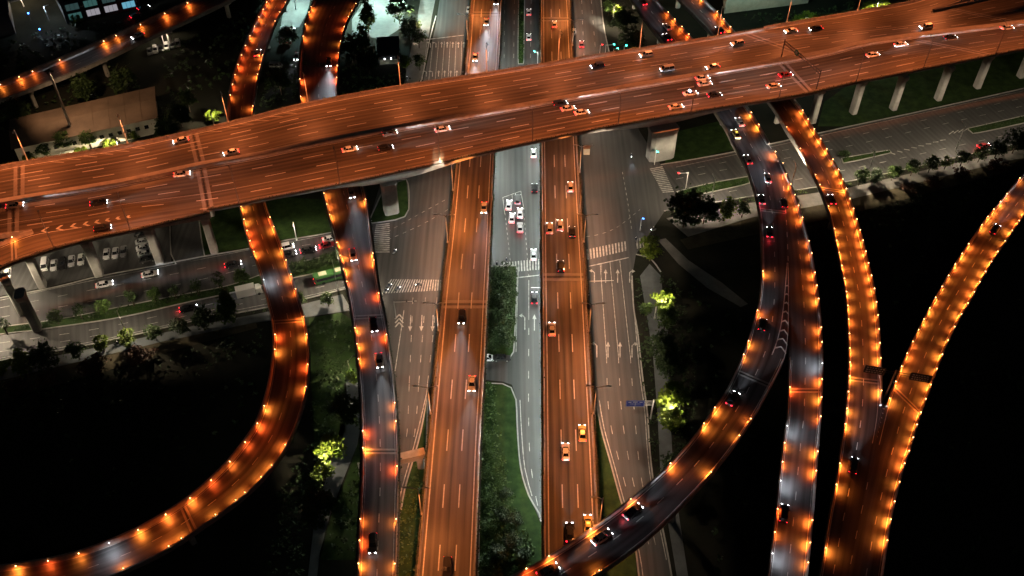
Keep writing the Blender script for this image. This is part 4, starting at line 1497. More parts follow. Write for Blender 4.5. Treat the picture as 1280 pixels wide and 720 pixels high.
for args in (('bright', 812, 326, 1.3, 'bright yellow-green tree at the lower crossroads corner beside the cycle path'),
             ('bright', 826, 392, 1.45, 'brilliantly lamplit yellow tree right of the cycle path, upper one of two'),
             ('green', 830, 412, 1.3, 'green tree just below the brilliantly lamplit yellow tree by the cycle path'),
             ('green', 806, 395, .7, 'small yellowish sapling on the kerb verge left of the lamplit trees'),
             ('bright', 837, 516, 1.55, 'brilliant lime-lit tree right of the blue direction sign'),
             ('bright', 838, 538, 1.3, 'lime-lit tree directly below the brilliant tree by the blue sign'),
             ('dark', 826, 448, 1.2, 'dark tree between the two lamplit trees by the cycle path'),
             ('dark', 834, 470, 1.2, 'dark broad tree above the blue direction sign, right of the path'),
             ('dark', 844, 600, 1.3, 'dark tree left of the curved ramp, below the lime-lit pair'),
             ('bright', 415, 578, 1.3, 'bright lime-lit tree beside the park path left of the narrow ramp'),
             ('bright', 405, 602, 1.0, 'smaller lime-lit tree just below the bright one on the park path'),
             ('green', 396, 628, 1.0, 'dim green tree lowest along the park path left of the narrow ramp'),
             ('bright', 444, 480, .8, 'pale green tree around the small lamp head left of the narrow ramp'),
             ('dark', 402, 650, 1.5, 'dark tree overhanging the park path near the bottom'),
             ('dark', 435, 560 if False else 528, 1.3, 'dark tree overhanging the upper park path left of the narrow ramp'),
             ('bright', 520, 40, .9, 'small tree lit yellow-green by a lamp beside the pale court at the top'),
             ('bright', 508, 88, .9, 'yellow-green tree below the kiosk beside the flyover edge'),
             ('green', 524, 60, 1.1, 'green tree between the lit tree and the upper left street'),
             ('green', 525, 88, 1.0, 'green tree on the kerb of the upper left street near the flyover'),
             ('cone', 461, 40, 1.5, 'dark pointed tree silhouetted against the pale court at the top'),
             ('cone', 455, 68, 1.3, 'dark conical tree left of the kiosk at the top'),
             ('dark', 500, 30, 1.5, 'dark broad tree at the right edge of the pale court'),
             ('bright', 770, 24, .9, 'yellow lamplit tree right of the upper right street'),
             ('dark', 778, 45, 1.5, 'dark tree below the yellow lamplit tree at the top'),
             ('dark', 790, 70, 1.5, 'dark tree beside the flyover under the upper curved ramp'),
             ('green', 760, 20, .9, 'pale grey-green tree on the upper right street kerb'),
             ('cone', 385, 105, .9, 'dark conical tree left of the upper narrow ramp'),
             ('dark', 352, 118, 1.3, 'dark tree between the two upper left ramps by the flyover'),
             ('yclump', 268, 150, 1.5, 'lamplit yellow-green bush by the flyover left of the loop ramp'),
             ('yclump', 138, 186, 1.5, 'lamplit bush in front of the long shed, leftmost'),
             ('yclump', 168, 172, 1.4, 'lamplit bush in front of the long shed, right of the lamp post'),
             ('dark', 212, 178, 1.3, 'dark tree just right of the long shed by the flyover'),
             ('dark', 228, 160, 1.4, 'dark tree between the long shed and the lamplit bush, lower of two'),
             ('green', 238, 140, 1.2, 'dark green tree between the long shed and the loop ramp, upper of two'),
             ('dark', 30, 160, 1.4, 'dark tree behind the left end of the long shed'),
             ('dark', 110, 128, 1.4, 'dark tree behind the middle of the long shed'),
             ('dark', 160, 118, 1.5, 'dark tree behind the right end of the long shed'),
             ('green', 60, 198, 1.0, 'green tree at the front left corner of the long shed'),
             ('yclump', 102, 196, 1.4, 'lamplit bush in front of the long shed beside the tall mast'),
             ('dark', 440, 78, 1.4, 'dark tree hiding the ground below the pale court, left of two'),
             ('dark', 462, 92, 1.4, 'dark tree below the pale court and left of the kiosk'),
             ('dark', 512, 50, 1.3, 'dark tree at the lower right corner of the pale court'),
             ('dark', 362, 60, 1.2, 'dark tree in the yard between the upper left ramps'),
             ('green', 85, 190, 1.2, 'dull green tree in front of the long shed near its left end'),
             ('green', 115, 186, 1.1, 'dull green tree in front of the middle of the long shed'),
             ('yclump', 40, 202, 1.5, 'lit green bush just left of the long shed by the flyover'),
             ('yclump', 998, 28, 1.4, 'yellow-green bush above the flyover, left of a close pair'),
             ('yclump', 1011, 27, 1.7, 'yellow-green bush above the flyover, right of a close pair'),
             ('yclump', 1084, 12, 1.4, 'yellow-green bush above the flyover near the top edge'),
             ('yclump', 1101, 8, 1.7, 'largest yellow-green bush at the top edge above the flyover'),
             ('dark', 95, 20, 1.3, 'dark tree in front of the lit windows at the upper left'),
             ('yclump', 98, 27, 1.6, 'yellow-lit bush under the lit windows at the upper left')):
    tree(*args)


def scatter(name, polys, n, hmax, r, m, seed, hmin=0.1, z=0.0):
    rr = random.Random(seed)
    mb = MB()
    polys = [[P(u, v) for u, v in px] for px in polys]
    for poly in polys:
        xs, ys = [p.x for p in poly], [p.y for p in poly]
        area = abs(sum(poly[i].x * poly[(i + 1) % len(poly)].y - poly[(i + 1) % len(poly)].x * poly[i].y for i in range(len(poly)))) / 2
        k = int(n * area)
        c = 0
        tries = 0
        while c < k and tries < k * 8:
            tries += 1
            p = Vector((rr.uniform(min(xs), max(xs)), rr.uniform(min(ys), max(ys)), 0))
            if not in_poly(p, poly): continue
            c += 1
            hh = hmax * (.45 + .55 * abs(math.sin(p.x * .55 + 1.3 * math.sin(p.y * .4)) * math.cos(p.y * .47))) * rr.uniform(.7, 1.1)
            for j in range(5):
                leafquad(mb, (p.x + rr.uniform(-.5, .5), p.y + rr.uniform(-.5, .5), z + hmin + hh * math.sqrt(rr.random())), r * rr.uniform(.6, 1.3), rr)
    o = mb.build(name, M[m])
    return tag(o, kind='stuff')


scatter('shrubbery', [[(613, 337), (644, 335), (645, 360), (641, 438), (609, 440), (609, 400)]], 1.6, 5.0, .32, 'leaf_dark', 1)
scatter('shrubbery', [[(604, 482), (618, 482), (626, 560), (640, 620), (668, 690), (660, 790), (600, 790), (602, 640)]], 1.3, 2.2, .30, 'leaf', 2)
scatter('undergrowth', [[(386, 405), (427, 400), (438, 410), (443, 470), (425, 490), (428, 530), (402, 590), (385, 640), (380, 720), (330, 720), (350, 620), (388, 560), (394, 480)]], .55, 2.6, .36, 'leaf_dark', 3)
scatter('undergrowth', [[(446, 560), (450, 600), (446, 700), (410, 700), (418, 650), (436, 604)]], .5, 1.0, .28, 'leaf_dark', 4)
scatter('undergrowth', [[(500, 640), (525, 560), (528, 600), (521, 720), (500, 720)]], .7, 1.4, .28, 'leaf', 5)
scatter('undergrowth', [[(822, 345), (850, 350), (868, 430), (872, 520), (880, 600), (850, 620), (838, 520), (836, 430)], [(793, 345), (803, 352), (814, 440), (820, 520), (824, 600), (813, 560), (800, 440)]], .5, 1.6, .30, 'leaf_dark', 6)
scatter('hedge', [[(0, 453), (87, 437), (180, 417), (240, 403), (320, 389), (372, 378), (372, 381), (320, 392), (180, 421), (87, 441), (0, 457)]], 1.4, .8, .22, 'leaf', 7)
scatter('hedge', [[(833, 266), (937, 248), (1060, 229), (1235, 190), (1330, 170), (1330, 174), (1235, 194), (1060, 234), (937, 253), (835, 271)]], 1.4, .8, .22, 'leaf', 8)
scatter('hedge', [[(0, 410), (75, 400), (150, 385), (230, 369), (290, 358), (300, 361), (230, 376), (150, 394), (50, 411), (0, 416)], [(362, 336), (425, 320), (430, 328), (370, 345)]], 1.0, .9, .24, 'leaf_dark', 9)
scatter('hedge', [[(848, 241), (880, 233), (936, 223), (936, 228), (880, 240), (852, 245)], [(1054, 199), (1110, 189.5), (1111, 191), (1056, 203)], [(1214, 162), (1330, 136), (1330, 142), (1218, 166)]], 1.3, .9, .22, 'leaf_dark', 10)
scatter('hedge', [[(649, 0), (654, 0), (654, 78), (649, 78)]], 1.5, 1.2, .25, 'leaf', 11)
scatter('undergrowth', [[(470, 100), (500, 90), (520, 100), (500, 130), (440, 130), (424, 118), (430, 80)], [(330, 110), (372, 70), (374, 120), (325, 142)], [(770, 60), (800, 60), (826, 62), (800, 100), (780, 95)]], .35, 2.2, .4, 'leaf_dark', 12)
scatter('undergrowth', [[(-30, 500), (0, 480), (120, 472), (330, 412), (330, 440), (240, 470), (120, 500), (0, 530)], [(950, 296), (1070, 268), (1280, 214), (1280, 240), (1080, 290), (960, 310)]], .25, 1.4, .34, 'leaf_dark', 13)
scatter('undergrowth', [[(0, 60), (90, 30), (170, 30), (240, 20), (200, 40), (60, 75), (0, 95)], [(200, 70), (300, 20), (320, 20), (285, 110), (210, 125)], [(0, 140), (120, 95), (180, 110), (30, 150), (0, 180)]], .10, 2.5, .6, 'leaf_dark', 14)
scatter('undergrowth', [[(925, 20), (1000, 18), (1100, -5), (1100, 12), (960, 34)], [(845, 60), (880, 55), (905, 75), (870, 90)]], .3, 1.8, .4, 'leaf_dark', 15)
scatter('undergrowth', [[(-40, 520), (120, 495), (330, 440), (330, 480), (300, 540), (200, 610), (0, 680), (-40, 690)]], .035, 1.6, .5, 'leaf_dark', 16)
scatter('undergrowth', [[(1110, 250), (1260, 225), (1200, 290), (1110, 430)], [(1180, 470), (1300, 330), (1320, 720), (1130, 720)], [(860, 340), (930, 390), (900, 470), (850, 540), (850, 380)], [(900, 600), (960, 500), (955, 720), (860, 720)]], .03, 1.6, .5, 'leaf_dark', 17)


# ---------------------------------------------------------------- small lights on the ramps' parapets
BL_COL = {'amber': (1.0, 0.185, 0.022), 'yellow': (1.0, 0.235, 0.026), 'red': (1.0, 0.11, 0.014), 'white': (0.85, 0.92, 1.0)}
BL_DATA = {}
for k, c in BL_COL.items():
    for lv, f in (('strong', 1.0), ('weak', 0.4)):
        BL_DATA[k, lv] = spot('parapet_beam', c, E_BARRIER * f * (.5 if k == 'white' else 1.05), 168, .35, 0.06)
        shape_pool(BL_DATA[k, lv], (1.0, .55, .5) if k != 'white' else (1, 1, 1))
hb = MB()
hb.bar((-.05, 0, -.25), (-.05, 0, .05), .06, .06)
hb.box((.02, 0, .08), (.26, .22, .08))
hb.box((-.06, 0, -.02), (.08, .2, .2))
lb = MB()
lb.ball((.10, 0, .06), .11, 8, 5)
BL = {}
for k in BL_COL:
    root = hb.build('barrier_light', M['dark_steel'])
    lens = lb.build('lens', M['e_whitelens' if k == 'white' else 'e_amber'], root, local=True)
    BL[k] = root
bl_count = 0


def barrier_light(d, side, s, colour='amber', level='strong', jitter=True):
    global bl_count
    i, t = d.idx(s)
    p = (d.L if side == 'L' else d.R)[i].lerp((d.L if side == 'L' else d.R)[i + 1], t)
    n = (d.nl if side == 'L' else d.nr)[i] * (1 if side == 'L' else -1)
    o = BL[colour].copy()
    COL.objects.link(o)
    o.parent = d.root
    o.location = p + n * (.5 if (d.key, side) in (('A', 'L'), ('I', 'L')) else .16) + Vector((0, 0, BH + .32)) - worldloc(d.root)
    o.rotation_euler = (0, 0, math.atan2(n.y, n.x))
    for ch in BL[colour].children:
        c = ch.copy()
        COL.objects.link(c)
        c.parent = o
    L = bpy.data.objects.new('parapet_beam', BL_DATA[colour, level])
    COL.objects.link(L)
    L.parent = d.root
    L.location = p + n * (.95 if (d.key, side) in (('A', 'L'), ('I', 'L')) else .72) + Vector((0, 0, 1.25)) - worldloc(d.root)
    if colour == 'white': L.location = L.location + n * .9 + Vector((0, 0, 1.3))
    L.rotation_euler = (n * .45 + Vector((0, 0, -1))).to_track_quat('-Z', 'Y').to_euler()
    bl_count += 1


def pick(rr, white=0.0, mix=(.5, .3, .2)):
    x = rr.random()
    if x < white: return 'white'
    x = rr.random()
    return 'amber' if x < mix[0] else ('yellow' if x < mix[0] + mix[1] else 'red')


def lights_at(d, side, pts, rr, mix=(.5, .3, .2)):
    for q in pts:
        u, v = q[0], q[1]
        col = q[2] if len(q) > 2 else pick(rr, 0, mix)
        barrier_light(d, side, d.edge_s(side, u, v, 0.2), col, 'strong' if rr.random() < .7 else 'weak')


def lights_auto(d, side, s0, s1, step, rr, keep=1.0, mix=(.5, .3, .2)):
    s = s0
    while s < s1:
        if rr.random() < keep:
            barrier_light(d, side, s + rr.uniform(-.15, .15), pick(rr, 0, mix), 'strong' if rr.random() < .72 else 'weak')
        s += step


rr = random.Random(3)
lights_at(AR, 'L', [(304, 262), (306, 277), (310, 292), (315, 306), (320, 306 + 12), (330, 352, 'white'), (344, 421), (345, 442), (334, 509), (325, 532), (310, 557), (290, 581), (267, 606), (241, 627),
                    (211, 647), (176, 667), (142, 685, 'white'), (102, 697), (64, 707), (25, 714)], rr)
lights_at(AR, 'R', [(332, 274), (339, 287), (345, 316), (352, 331), (357, 345), (365, 362), (377, 402), (380, 421), (382, 461), (379, 484), (350, 556), (335, 580), (320, 597), (305, 615), (291, 627), (265, 650),
                    (235, 672), (205, 690), (165, 712)], rr, (.35, .6, .05))
lights_auto(AR, 'L', 74, sx(AR, 'L', 284, 140), 6.2, rr, .75, (.5, .1, .4))
lights_auto(AR, 'R', 74, sx(AR, 'R', 317, 140), 6.2, rr, .8, (.5, .1, .4))
lights_at(BR, 'L', [(410, 245), (414, 260), (419, 274), (426, 305), (430, 322), (434, 339), (437, 355), (447, 412), (451, 432), (454, 454), (460, 537), (460, 567), (457, 647), (454, 677, 'red'), (455, 706)], rr)
lights_at(BR, 'R', [(450, 254), (464, 316), (465, 332), (467, 369), (480, 426), (489, 511), (490, 534), (491, 591, 'red'), (492, 647), (491, 705)], rr)
lights_at(BR, 'L', [(388, 10), (386, 20), (381, 34), (380, 50), (380, 102, 'red'), (381, 124)], rr)
lights_at(BR, 'R', [(445, 5), (440, 15), (436, 25, 'red'), (432, 36, 'red'), (425, 57), (424, 68, 'red'), (420, 88, 'red'), (420, 100)], rr)
lights_at(ER, 'L', [(955, 340, 'yellow'), (949, 394), (939, 432), (931, 452), (900, 511), (885, 532), (839, 591), (792, 627), (739, 667), (689, 701), (660, 715)], rr)
lights_at(ER, 'R', [(932, 531), (917, 551, 'yellow'), (885, 594, 'yellow'), (750, 710, 'yellow')], rr)
lights_auto(ER, 'R', 74, sx(ER, 'R', 863, 45), 6.0, rr, .8)
lights_auto(ER, 'R', sx(ER, 'R', 940, 142), sx(ER, 'R', 958, 174), 5.4, rr, .9, (.4, .6, 0))
lights_auto(FR, 'R', sx(FR, 'R', 970, 190), sx(FR, 'R', 1003, 268), 5.4, rr, .95, (.8, .2, 0))
lights_at(FR, 'R', [(1002, 275), (1010, 305), (1013, 322), (1015, 340), (1017, 356), (1019, 376), (1024, 412), (1025, 431), (1023, 453, 'white'), (1026, 474), (1026, 494), (1024, 520), (1020, 566), (1017, 592),
                    (1012, 648), (1008, 677), (1005, 712)], rr, (.7, .2, .1))
lights_at(FR, 'L', [(988, 485, 'red'), (982, 532, 'white'), (981, 558), (979, 584), (974, 610, 'white'), (970, 637, 'red'), (968, 667), (963, 699, 'white')], rr)
lights_auto(GR, 'R', sx(GR, 'R', 1002, 138), sx(GR, 'R', 1103, 490), 4.9, rr, .96, (.5, .45, .05))
lights_auto(GR, 'L', sx(GR, 'L', 1018, 222), sx(GR, 'L', 1055, 540), 5.0, rr, .9, (.35, .65, 0))
lights_at(GR, 'L', [(1050, 578), (1045, 604), (1034, 686)], rr, (.4, .6, 0))
lights_auto(GR, 'R', 74, sx(GR, 'R', 918, 39), 6.0, rr, .9, (.7, .3, 0))
lights_at(GR, 'L', [(1003, 190, 'red'), (985, 160, 'red')], rr)
lights_auto(HR, 'L', sx(HR, 'L', 1276, 222), sx(HR, 'L', 1112, 500), 4.9, rr, .97, (.5, .5, 0))
lights_auto(HR, 'R', sx(HR, 'R', 1290, 255), sx(HR, 'R', 1106, 705), 5.2, rr, .97, (.4, .6, 0))
lights_at(IR, 'L', [(10, 112), (28, 104), (48, 96), (85, 81), (135, 58), (153, 50), (183, 36), (213, 21), (242, 7)], rr, (.5, .5, 0))
lights_at(JR, 'L', [(14, 302, 'yellow')], rr)
for k in BL:
    for ch in list(BL[k].children): bpy.data.objects.remove(ch)
    bpy.data.objects.remove(BL[k])

# ---------------------------------------------------------------- street lamps
beam_deck = batwing('sodium_beam', COL_SODIUM, E_STREET * 1.18, 144, .3, 2.1, .25, ymin=-1.6, ymax=.88, soft=1.1)
beam_viaduct = batwing('sodium_beam', (1.0, .275, .066), E_STREET * .8, 142, .3, 2.4, .25, ymin=-1.9, ymax=.62, soft=1.4)
beam_near = batwing('sodium_beam', COL_SODIUM, E_STREET * 1.18, 144, .3, 2.1, .25, ymin=-.75, ymax=.88, soft=.25)
beam_street = batwing('street_beam', (1.0, .77, .56), E_WHITE * 2.0, 150, .3, 2.2, .25, ymin=-.55, ymax=.62)
beam_slip = batwing('street_beam', (1.0, .76, .55), E_WHITE * 1.8, 150, .3, 2.2, .25, ymin=-.55, ymax=.42)
beam_slip_weak = batwing('street_beam', (1.0, .76, .55), E_WHITE * .4, 150, .3, 2.2, .25, ymin=-.55, ymax=.30)
beam_cool = batwing('cool_beam', (.90, 1.0, .90), E_WHITE * .85, 165, .3, 2.2, .25)


def lamp_post(name, label, p, h, heads, group, pole_m='white_steel', cat='street lamp', r=.13, bands=False):
    """heads: list of (dx, dy, lens material, light data or None, tilt direction)"""
    t = thing(name, label, cat, p, 0, group)
    mb = MB()
    mb.tube([(0, 0, 0), (0, 0, h * .5), (0, 0, h)], [r * 1.3, r, r * .7], 8)
    mb.tube([(0, 0, 0), (0, 0, .5)], r * 1.9, 8)
    mb.build('pole', M[pole_m], t, local=True)
    for dx, dy, lens, data, aim in heads:
        ab = MB()
        ab.tube([(0, 0, h - .6), (dx * .5, dy * .5, h + .1), (dx, dy, h + .25)], .07, 6)
        ab.build('arm', M[pole_m], t, local=True)
        d = Vector((dx, dy, 0)).normalized()
        a = math.atan2(d.y, d.x)
        hd = MB()
        hd.box((dx + d.x * .4, dy + d.y * .4, h + .27), (1.0, .36, .14), a)
        hd.box((dx + d.x * .4, dy + d.y * .4, h + .37), (.7, .24, .08), a)
        ho = hd.build('lamp_head', M['steel'], t, local=True)
        lm = MB()
        lm.box((dx + d.x * .45, dy + d.y * .45, h + .185), (.7, .26, .03), a)
        lm.build('lens', M[lens], ho, local=True)
        if data is not None:
            put_light(data, Vector(p) + Vector((dx + d.x * .45, dy + d.y * .45, h + .1)), aim, t)
    return t


def nrm_at(d, side, s):
    i, t = d.idx(s)
    return (d.nl if side == 'L' else d.nr)[i] * (1 if side == 'L' else -1)


def deck_lamps(d, side, us, h, phrase, group, vfun, outer=None, pole='white_steel', data=None, r=.13):
    for k, (u, v) in enumerate(us):
        s = d.edge_s(side, u, v, BH)
        n = nrm_at(d, side, s)
        p = d.at(s, 0 if side == 'L' else 1, BH) - n * .25
        heads = [(n.x * 1.6, n.y * 1.6, 'e_lamp', data, n * .35 + Vector((0, 0, -1)))]
        if d is CV: outer = beam_slip if k < 5 else beam_slip_weak
        if outer and not (d is DV and k == 6) and not (d is CV and k > 6): heads.append((-n.x * 2.4, -n.y * 2.4, 'e_whitelens', outer, -n * .45 + Vector((0, 0, -1))))
        lamp_post('lamp_post', 'tall lamp post, %s %s' % (ORD[k], phrase), p, h, heads, group, pole, r=r)


n_lamps = [(-55, 221), (32, 201), (158, 181), (284, 154), (386, 128), (503, 106), (608, 89), (700, 75), (803, 61), (897, 44), (986, 26), (1072, 13), (1180, -9)]
deck_lamps(EWN, 'L', [q for q in n_lamps if q[0] < 950], 11, "from the left on the flyover's far edge", "lamp posts on the flyover's far edge", None, data=beam_deck)
deck_lamps(KR, 'L', [q for q in n_lamps if q[0] > 950], 11, "from the left on the flyover's far edge past the gantry", "lamp posts on the flyover's far edge", None, data=beam_deck)
s_lamps = [(167, 285), (302, 253), (428, 230), (548, 206), (661, 178), (772, 156), (870, 141), (972, 124), (1074, 101), (1160, 85), (1247, 67), (1340, 51)]
deck_lamps(JR, 'R', [(-30, 350), (66, 309)] + s_lamps[:1], 11, "from the left on the joining ramp's near edge", "lamp posts on the flyover's near edge", None, pole='rail', data=beam_near, r=.1)
deck_lamps(EWS, 'R', s_lamps[1:], 11, "from the left on the flyover's near edge", "lamp posts on the flyover's near edge", None, pole='rail', data=beam_near, r=.1)
c_lamps = [(588, -6), (583, 48), (567, 235), (558, 302), (549, 411), (537, 520), (525, 645), (515, 790)]
deck_lamps(CV, 'L', c_lamps, 10, "from the top on the left straight viaduct's outer edge", "lamp posts on the left straight viaduct", None, outer=beam_street, data=beam_viaduct)
d_lamps = [(712, -6), (714, 55), (725, 215), (729.5, 302), (736, 412), (741.5, 520), (748, 648)]
deck_lamps(DV, 'R', d_lamps, 10, "from the top on the right straight viaduct's outer edge", "lamp posts on the right straight viaduct", None, outer=beam_street, data=beam_viaduct)
# floodlights slung below the parapets light the street between the two viaducts
for d, side, ss in ((CV, 'R', ((625, 60), (618, 160), (616, 250))), (DV, 'L', ((676, 60), (676, 140), (676, 225), (677, 310), (678, 380), (679, 450), (679, 520), (679, 590)))):
    for u, v in ss:
        s = d.edge_s(side, u, v, 0)
        n = nrm_at(d, side, s)
        p = d.at(s, 0 if side == 'L' else 1, .1) - n * .55
        fb = MB()
        fb.bar(p + n * .5, p, .1, .1)
        fb.box(p + Vector((0, 0, -.1)), (.4, .5, .22), math.atan2(n.y, n.x))
        fo = fb.build('floodlight', M['dark_steel'], d.root)
        lm = MB()
        lm.box(p + Vector((0, 0, -.225)), (.3, .4, .02), math.atan2(n.y, n.x))
        lm.build('lens', M['e_whitelens'], fo)
        put_light(beam_cool, p + Vector((0, 0, -.3)), -n * .45 + Vector((0, 0, -1)), d.root)

# lamps standing on the ground
gl = [
    (158, 417, 9, (.4, 1), "tall white lamp post on the left street's lower footpath near four small trees", 1.6),
    (422, 362, 9, (-.3, 1), 'white lamp post between the green bus and the narrow ramp', 2.7),
    (371, 300, 7, (.2, -1), 'white lamp post on the kerb behind the queue of cars left of the narrow ramp', .5),
    (-20, 400, 9, (.4, 1), "lamp post on the left street beyond the frame's left edge", 2.9),
    (48, 352, 6, (.4, -1), 'lamp post in the car park at the far left under the flyover', .5),
    (1084, 221, 9, (-.2, 1), 'white lamp post leaning out from the right street verge beside the amber ramp', 3.0),
    (1195, 186, 9, (-.2, 1), "slim white lamp post on the right street's lower kerb near a red-lit car", 1.6),
    (988, 236, 9, (-.2, 1), 'white lamp post between the forked ramp and the amber ramp', 2.4),
    (889, 250, 8, (-.2, 1), 'white lamp post behind the yellow-green tree at the crossroads corner', 2.7),
    (1330, 165, 9, (-.2, 1), "lamp post on the right street beyond the frame's right edge", 1.4),
    (818, 398, 7, (.6, .2), 'lamp post buried in the brilliantly lit yellow tree by the cycle path', .8),
    (846, 528, 7, (-.7, .1), 'lamp post beside the lime-lit tree right of the blue sign', .8),
    (402, 590, 7, (1, .3), 'white lamp post in the lime-lit tree on the park path', .75),
    (438, 470, 6, (.5, .5), 'small lamp with bright round head left of the narrow ramp', .9),
    (523, 36, 6, (-.5, .2), 'lamp post lighting the small tree beside the pale court', 2.0),
    (766, 26, 6, (.5, .3), 'lamp post lighting the yellow tree by the upper right street', 2.0),
    (268, 158, 5, (.2, .6), 'short lamp post lighting the bush by the flyover near the loop ramp', 1.2),
    (150, 190, 5, (-.3, -.5), 'lamp post in front of the long shed between two bushes', 2.0),
    (82, 206, 5, (.3, -.5), 'lamp post added to brighten the long shed near the tall mast', 2.0),  # added lamp, placed to brighten the shed wall
    (30, 8, 5, (.3, -.5), 'dim lamp among trees at the very upper left corner', .5),
    (205, 55, 5, (.3, -.5), 'dim lamp over the row of parked cars below the railed ramp', .35),
    (13, 356, 6, (.6, .2), 'bright white lamp lighting the pier at the far left of the car park', 1.2),
    (1004, 36, 5, (.2, -.4), 'short lamp post by the pair of bushes above the flyover', 1.5),
    (1094, 16, 5, (.2, -.4), 'short lamp post by the bushes at the top edge', 1.5),
]
for u, v, h, (dx, dy), lab, k in gl:
    l = batwing('street_beam', (1.0, .80, .56), E_WHITE * .56 * k, 160, .3, 2.0, .2)
    q = Vector((dx, dy, 0)).normalized() * 1.5
    lamp_post('street_lamp', lab, P(u, v), h, [(q.x, q.y, 'e_whitelens', l, Vector((q.x * .2, q.y * .2, -1)))], 'white street lamps on the ground')
for u, v, h, lab, e, c in ((468, 8, 9, 'lamp post with a bright teal-white head over the pale court', 6, (.62, 1.0, .92)), (500, 22, 8, 'second teal-white lamp post over the pale court, right of the pointed tree', 2.5, (.62, 1.0, .9)),
                           (370, 12, 8, 'teal-white lamp post over the yard between the upper left ramps', 4, (.62, 1.0, .95)), (61, 26, 6, 'white lamp with a round bright head near the upper left corner', .35, (.7, .85, 1.0))):
    l = batwing('teal_beam', c, E_WHITE * e, 160, .3, 2.0, .3)
    lamp_post('court_lamp', lab, P(u, v), h, [(0.9, 0.4, 'e_whitelens', l, Vector((0, 0, -1)))], 'teal-white lamps at the top')
# the tall mast at the upper left
t = thing('lamp_mast', 'very tall grey mast leaning out in front of the long shed at the upper left', 'mast', P(96, 178))
mb = MB()
mb.tube([(0, 0, 0), (0, 0, 14), (0, 0, 27)], [.55, .42, .28], 10)
mb.build('pole', M['steel'], t, local=True)
mb = MB()
mb.box((0, 0, 27.1), (2.2, .5, .3)); mb.box((0, 0, 27.1), (.5, 2.2, .3))
for a in range(4):
    mb.box((math.cos(a * PI / 2) * 1.1, math.sin(a * PI / 2) * 1.1, 26.9), (.5, .5, .35))
mb.build('lamp_crown', M['dark_steel'], t, local=True)

ml = batwing('shed_fill_beam', (1.0, .62, .34), E_WHITE * 4.5, 105, .5, 1.2, .5)  # fill light added at the mast top to brighten the shed
put_light(ml, worldloc(t) + Vector((0.5, .6, 26.5)), Vector((.12, .35, -1)), t)

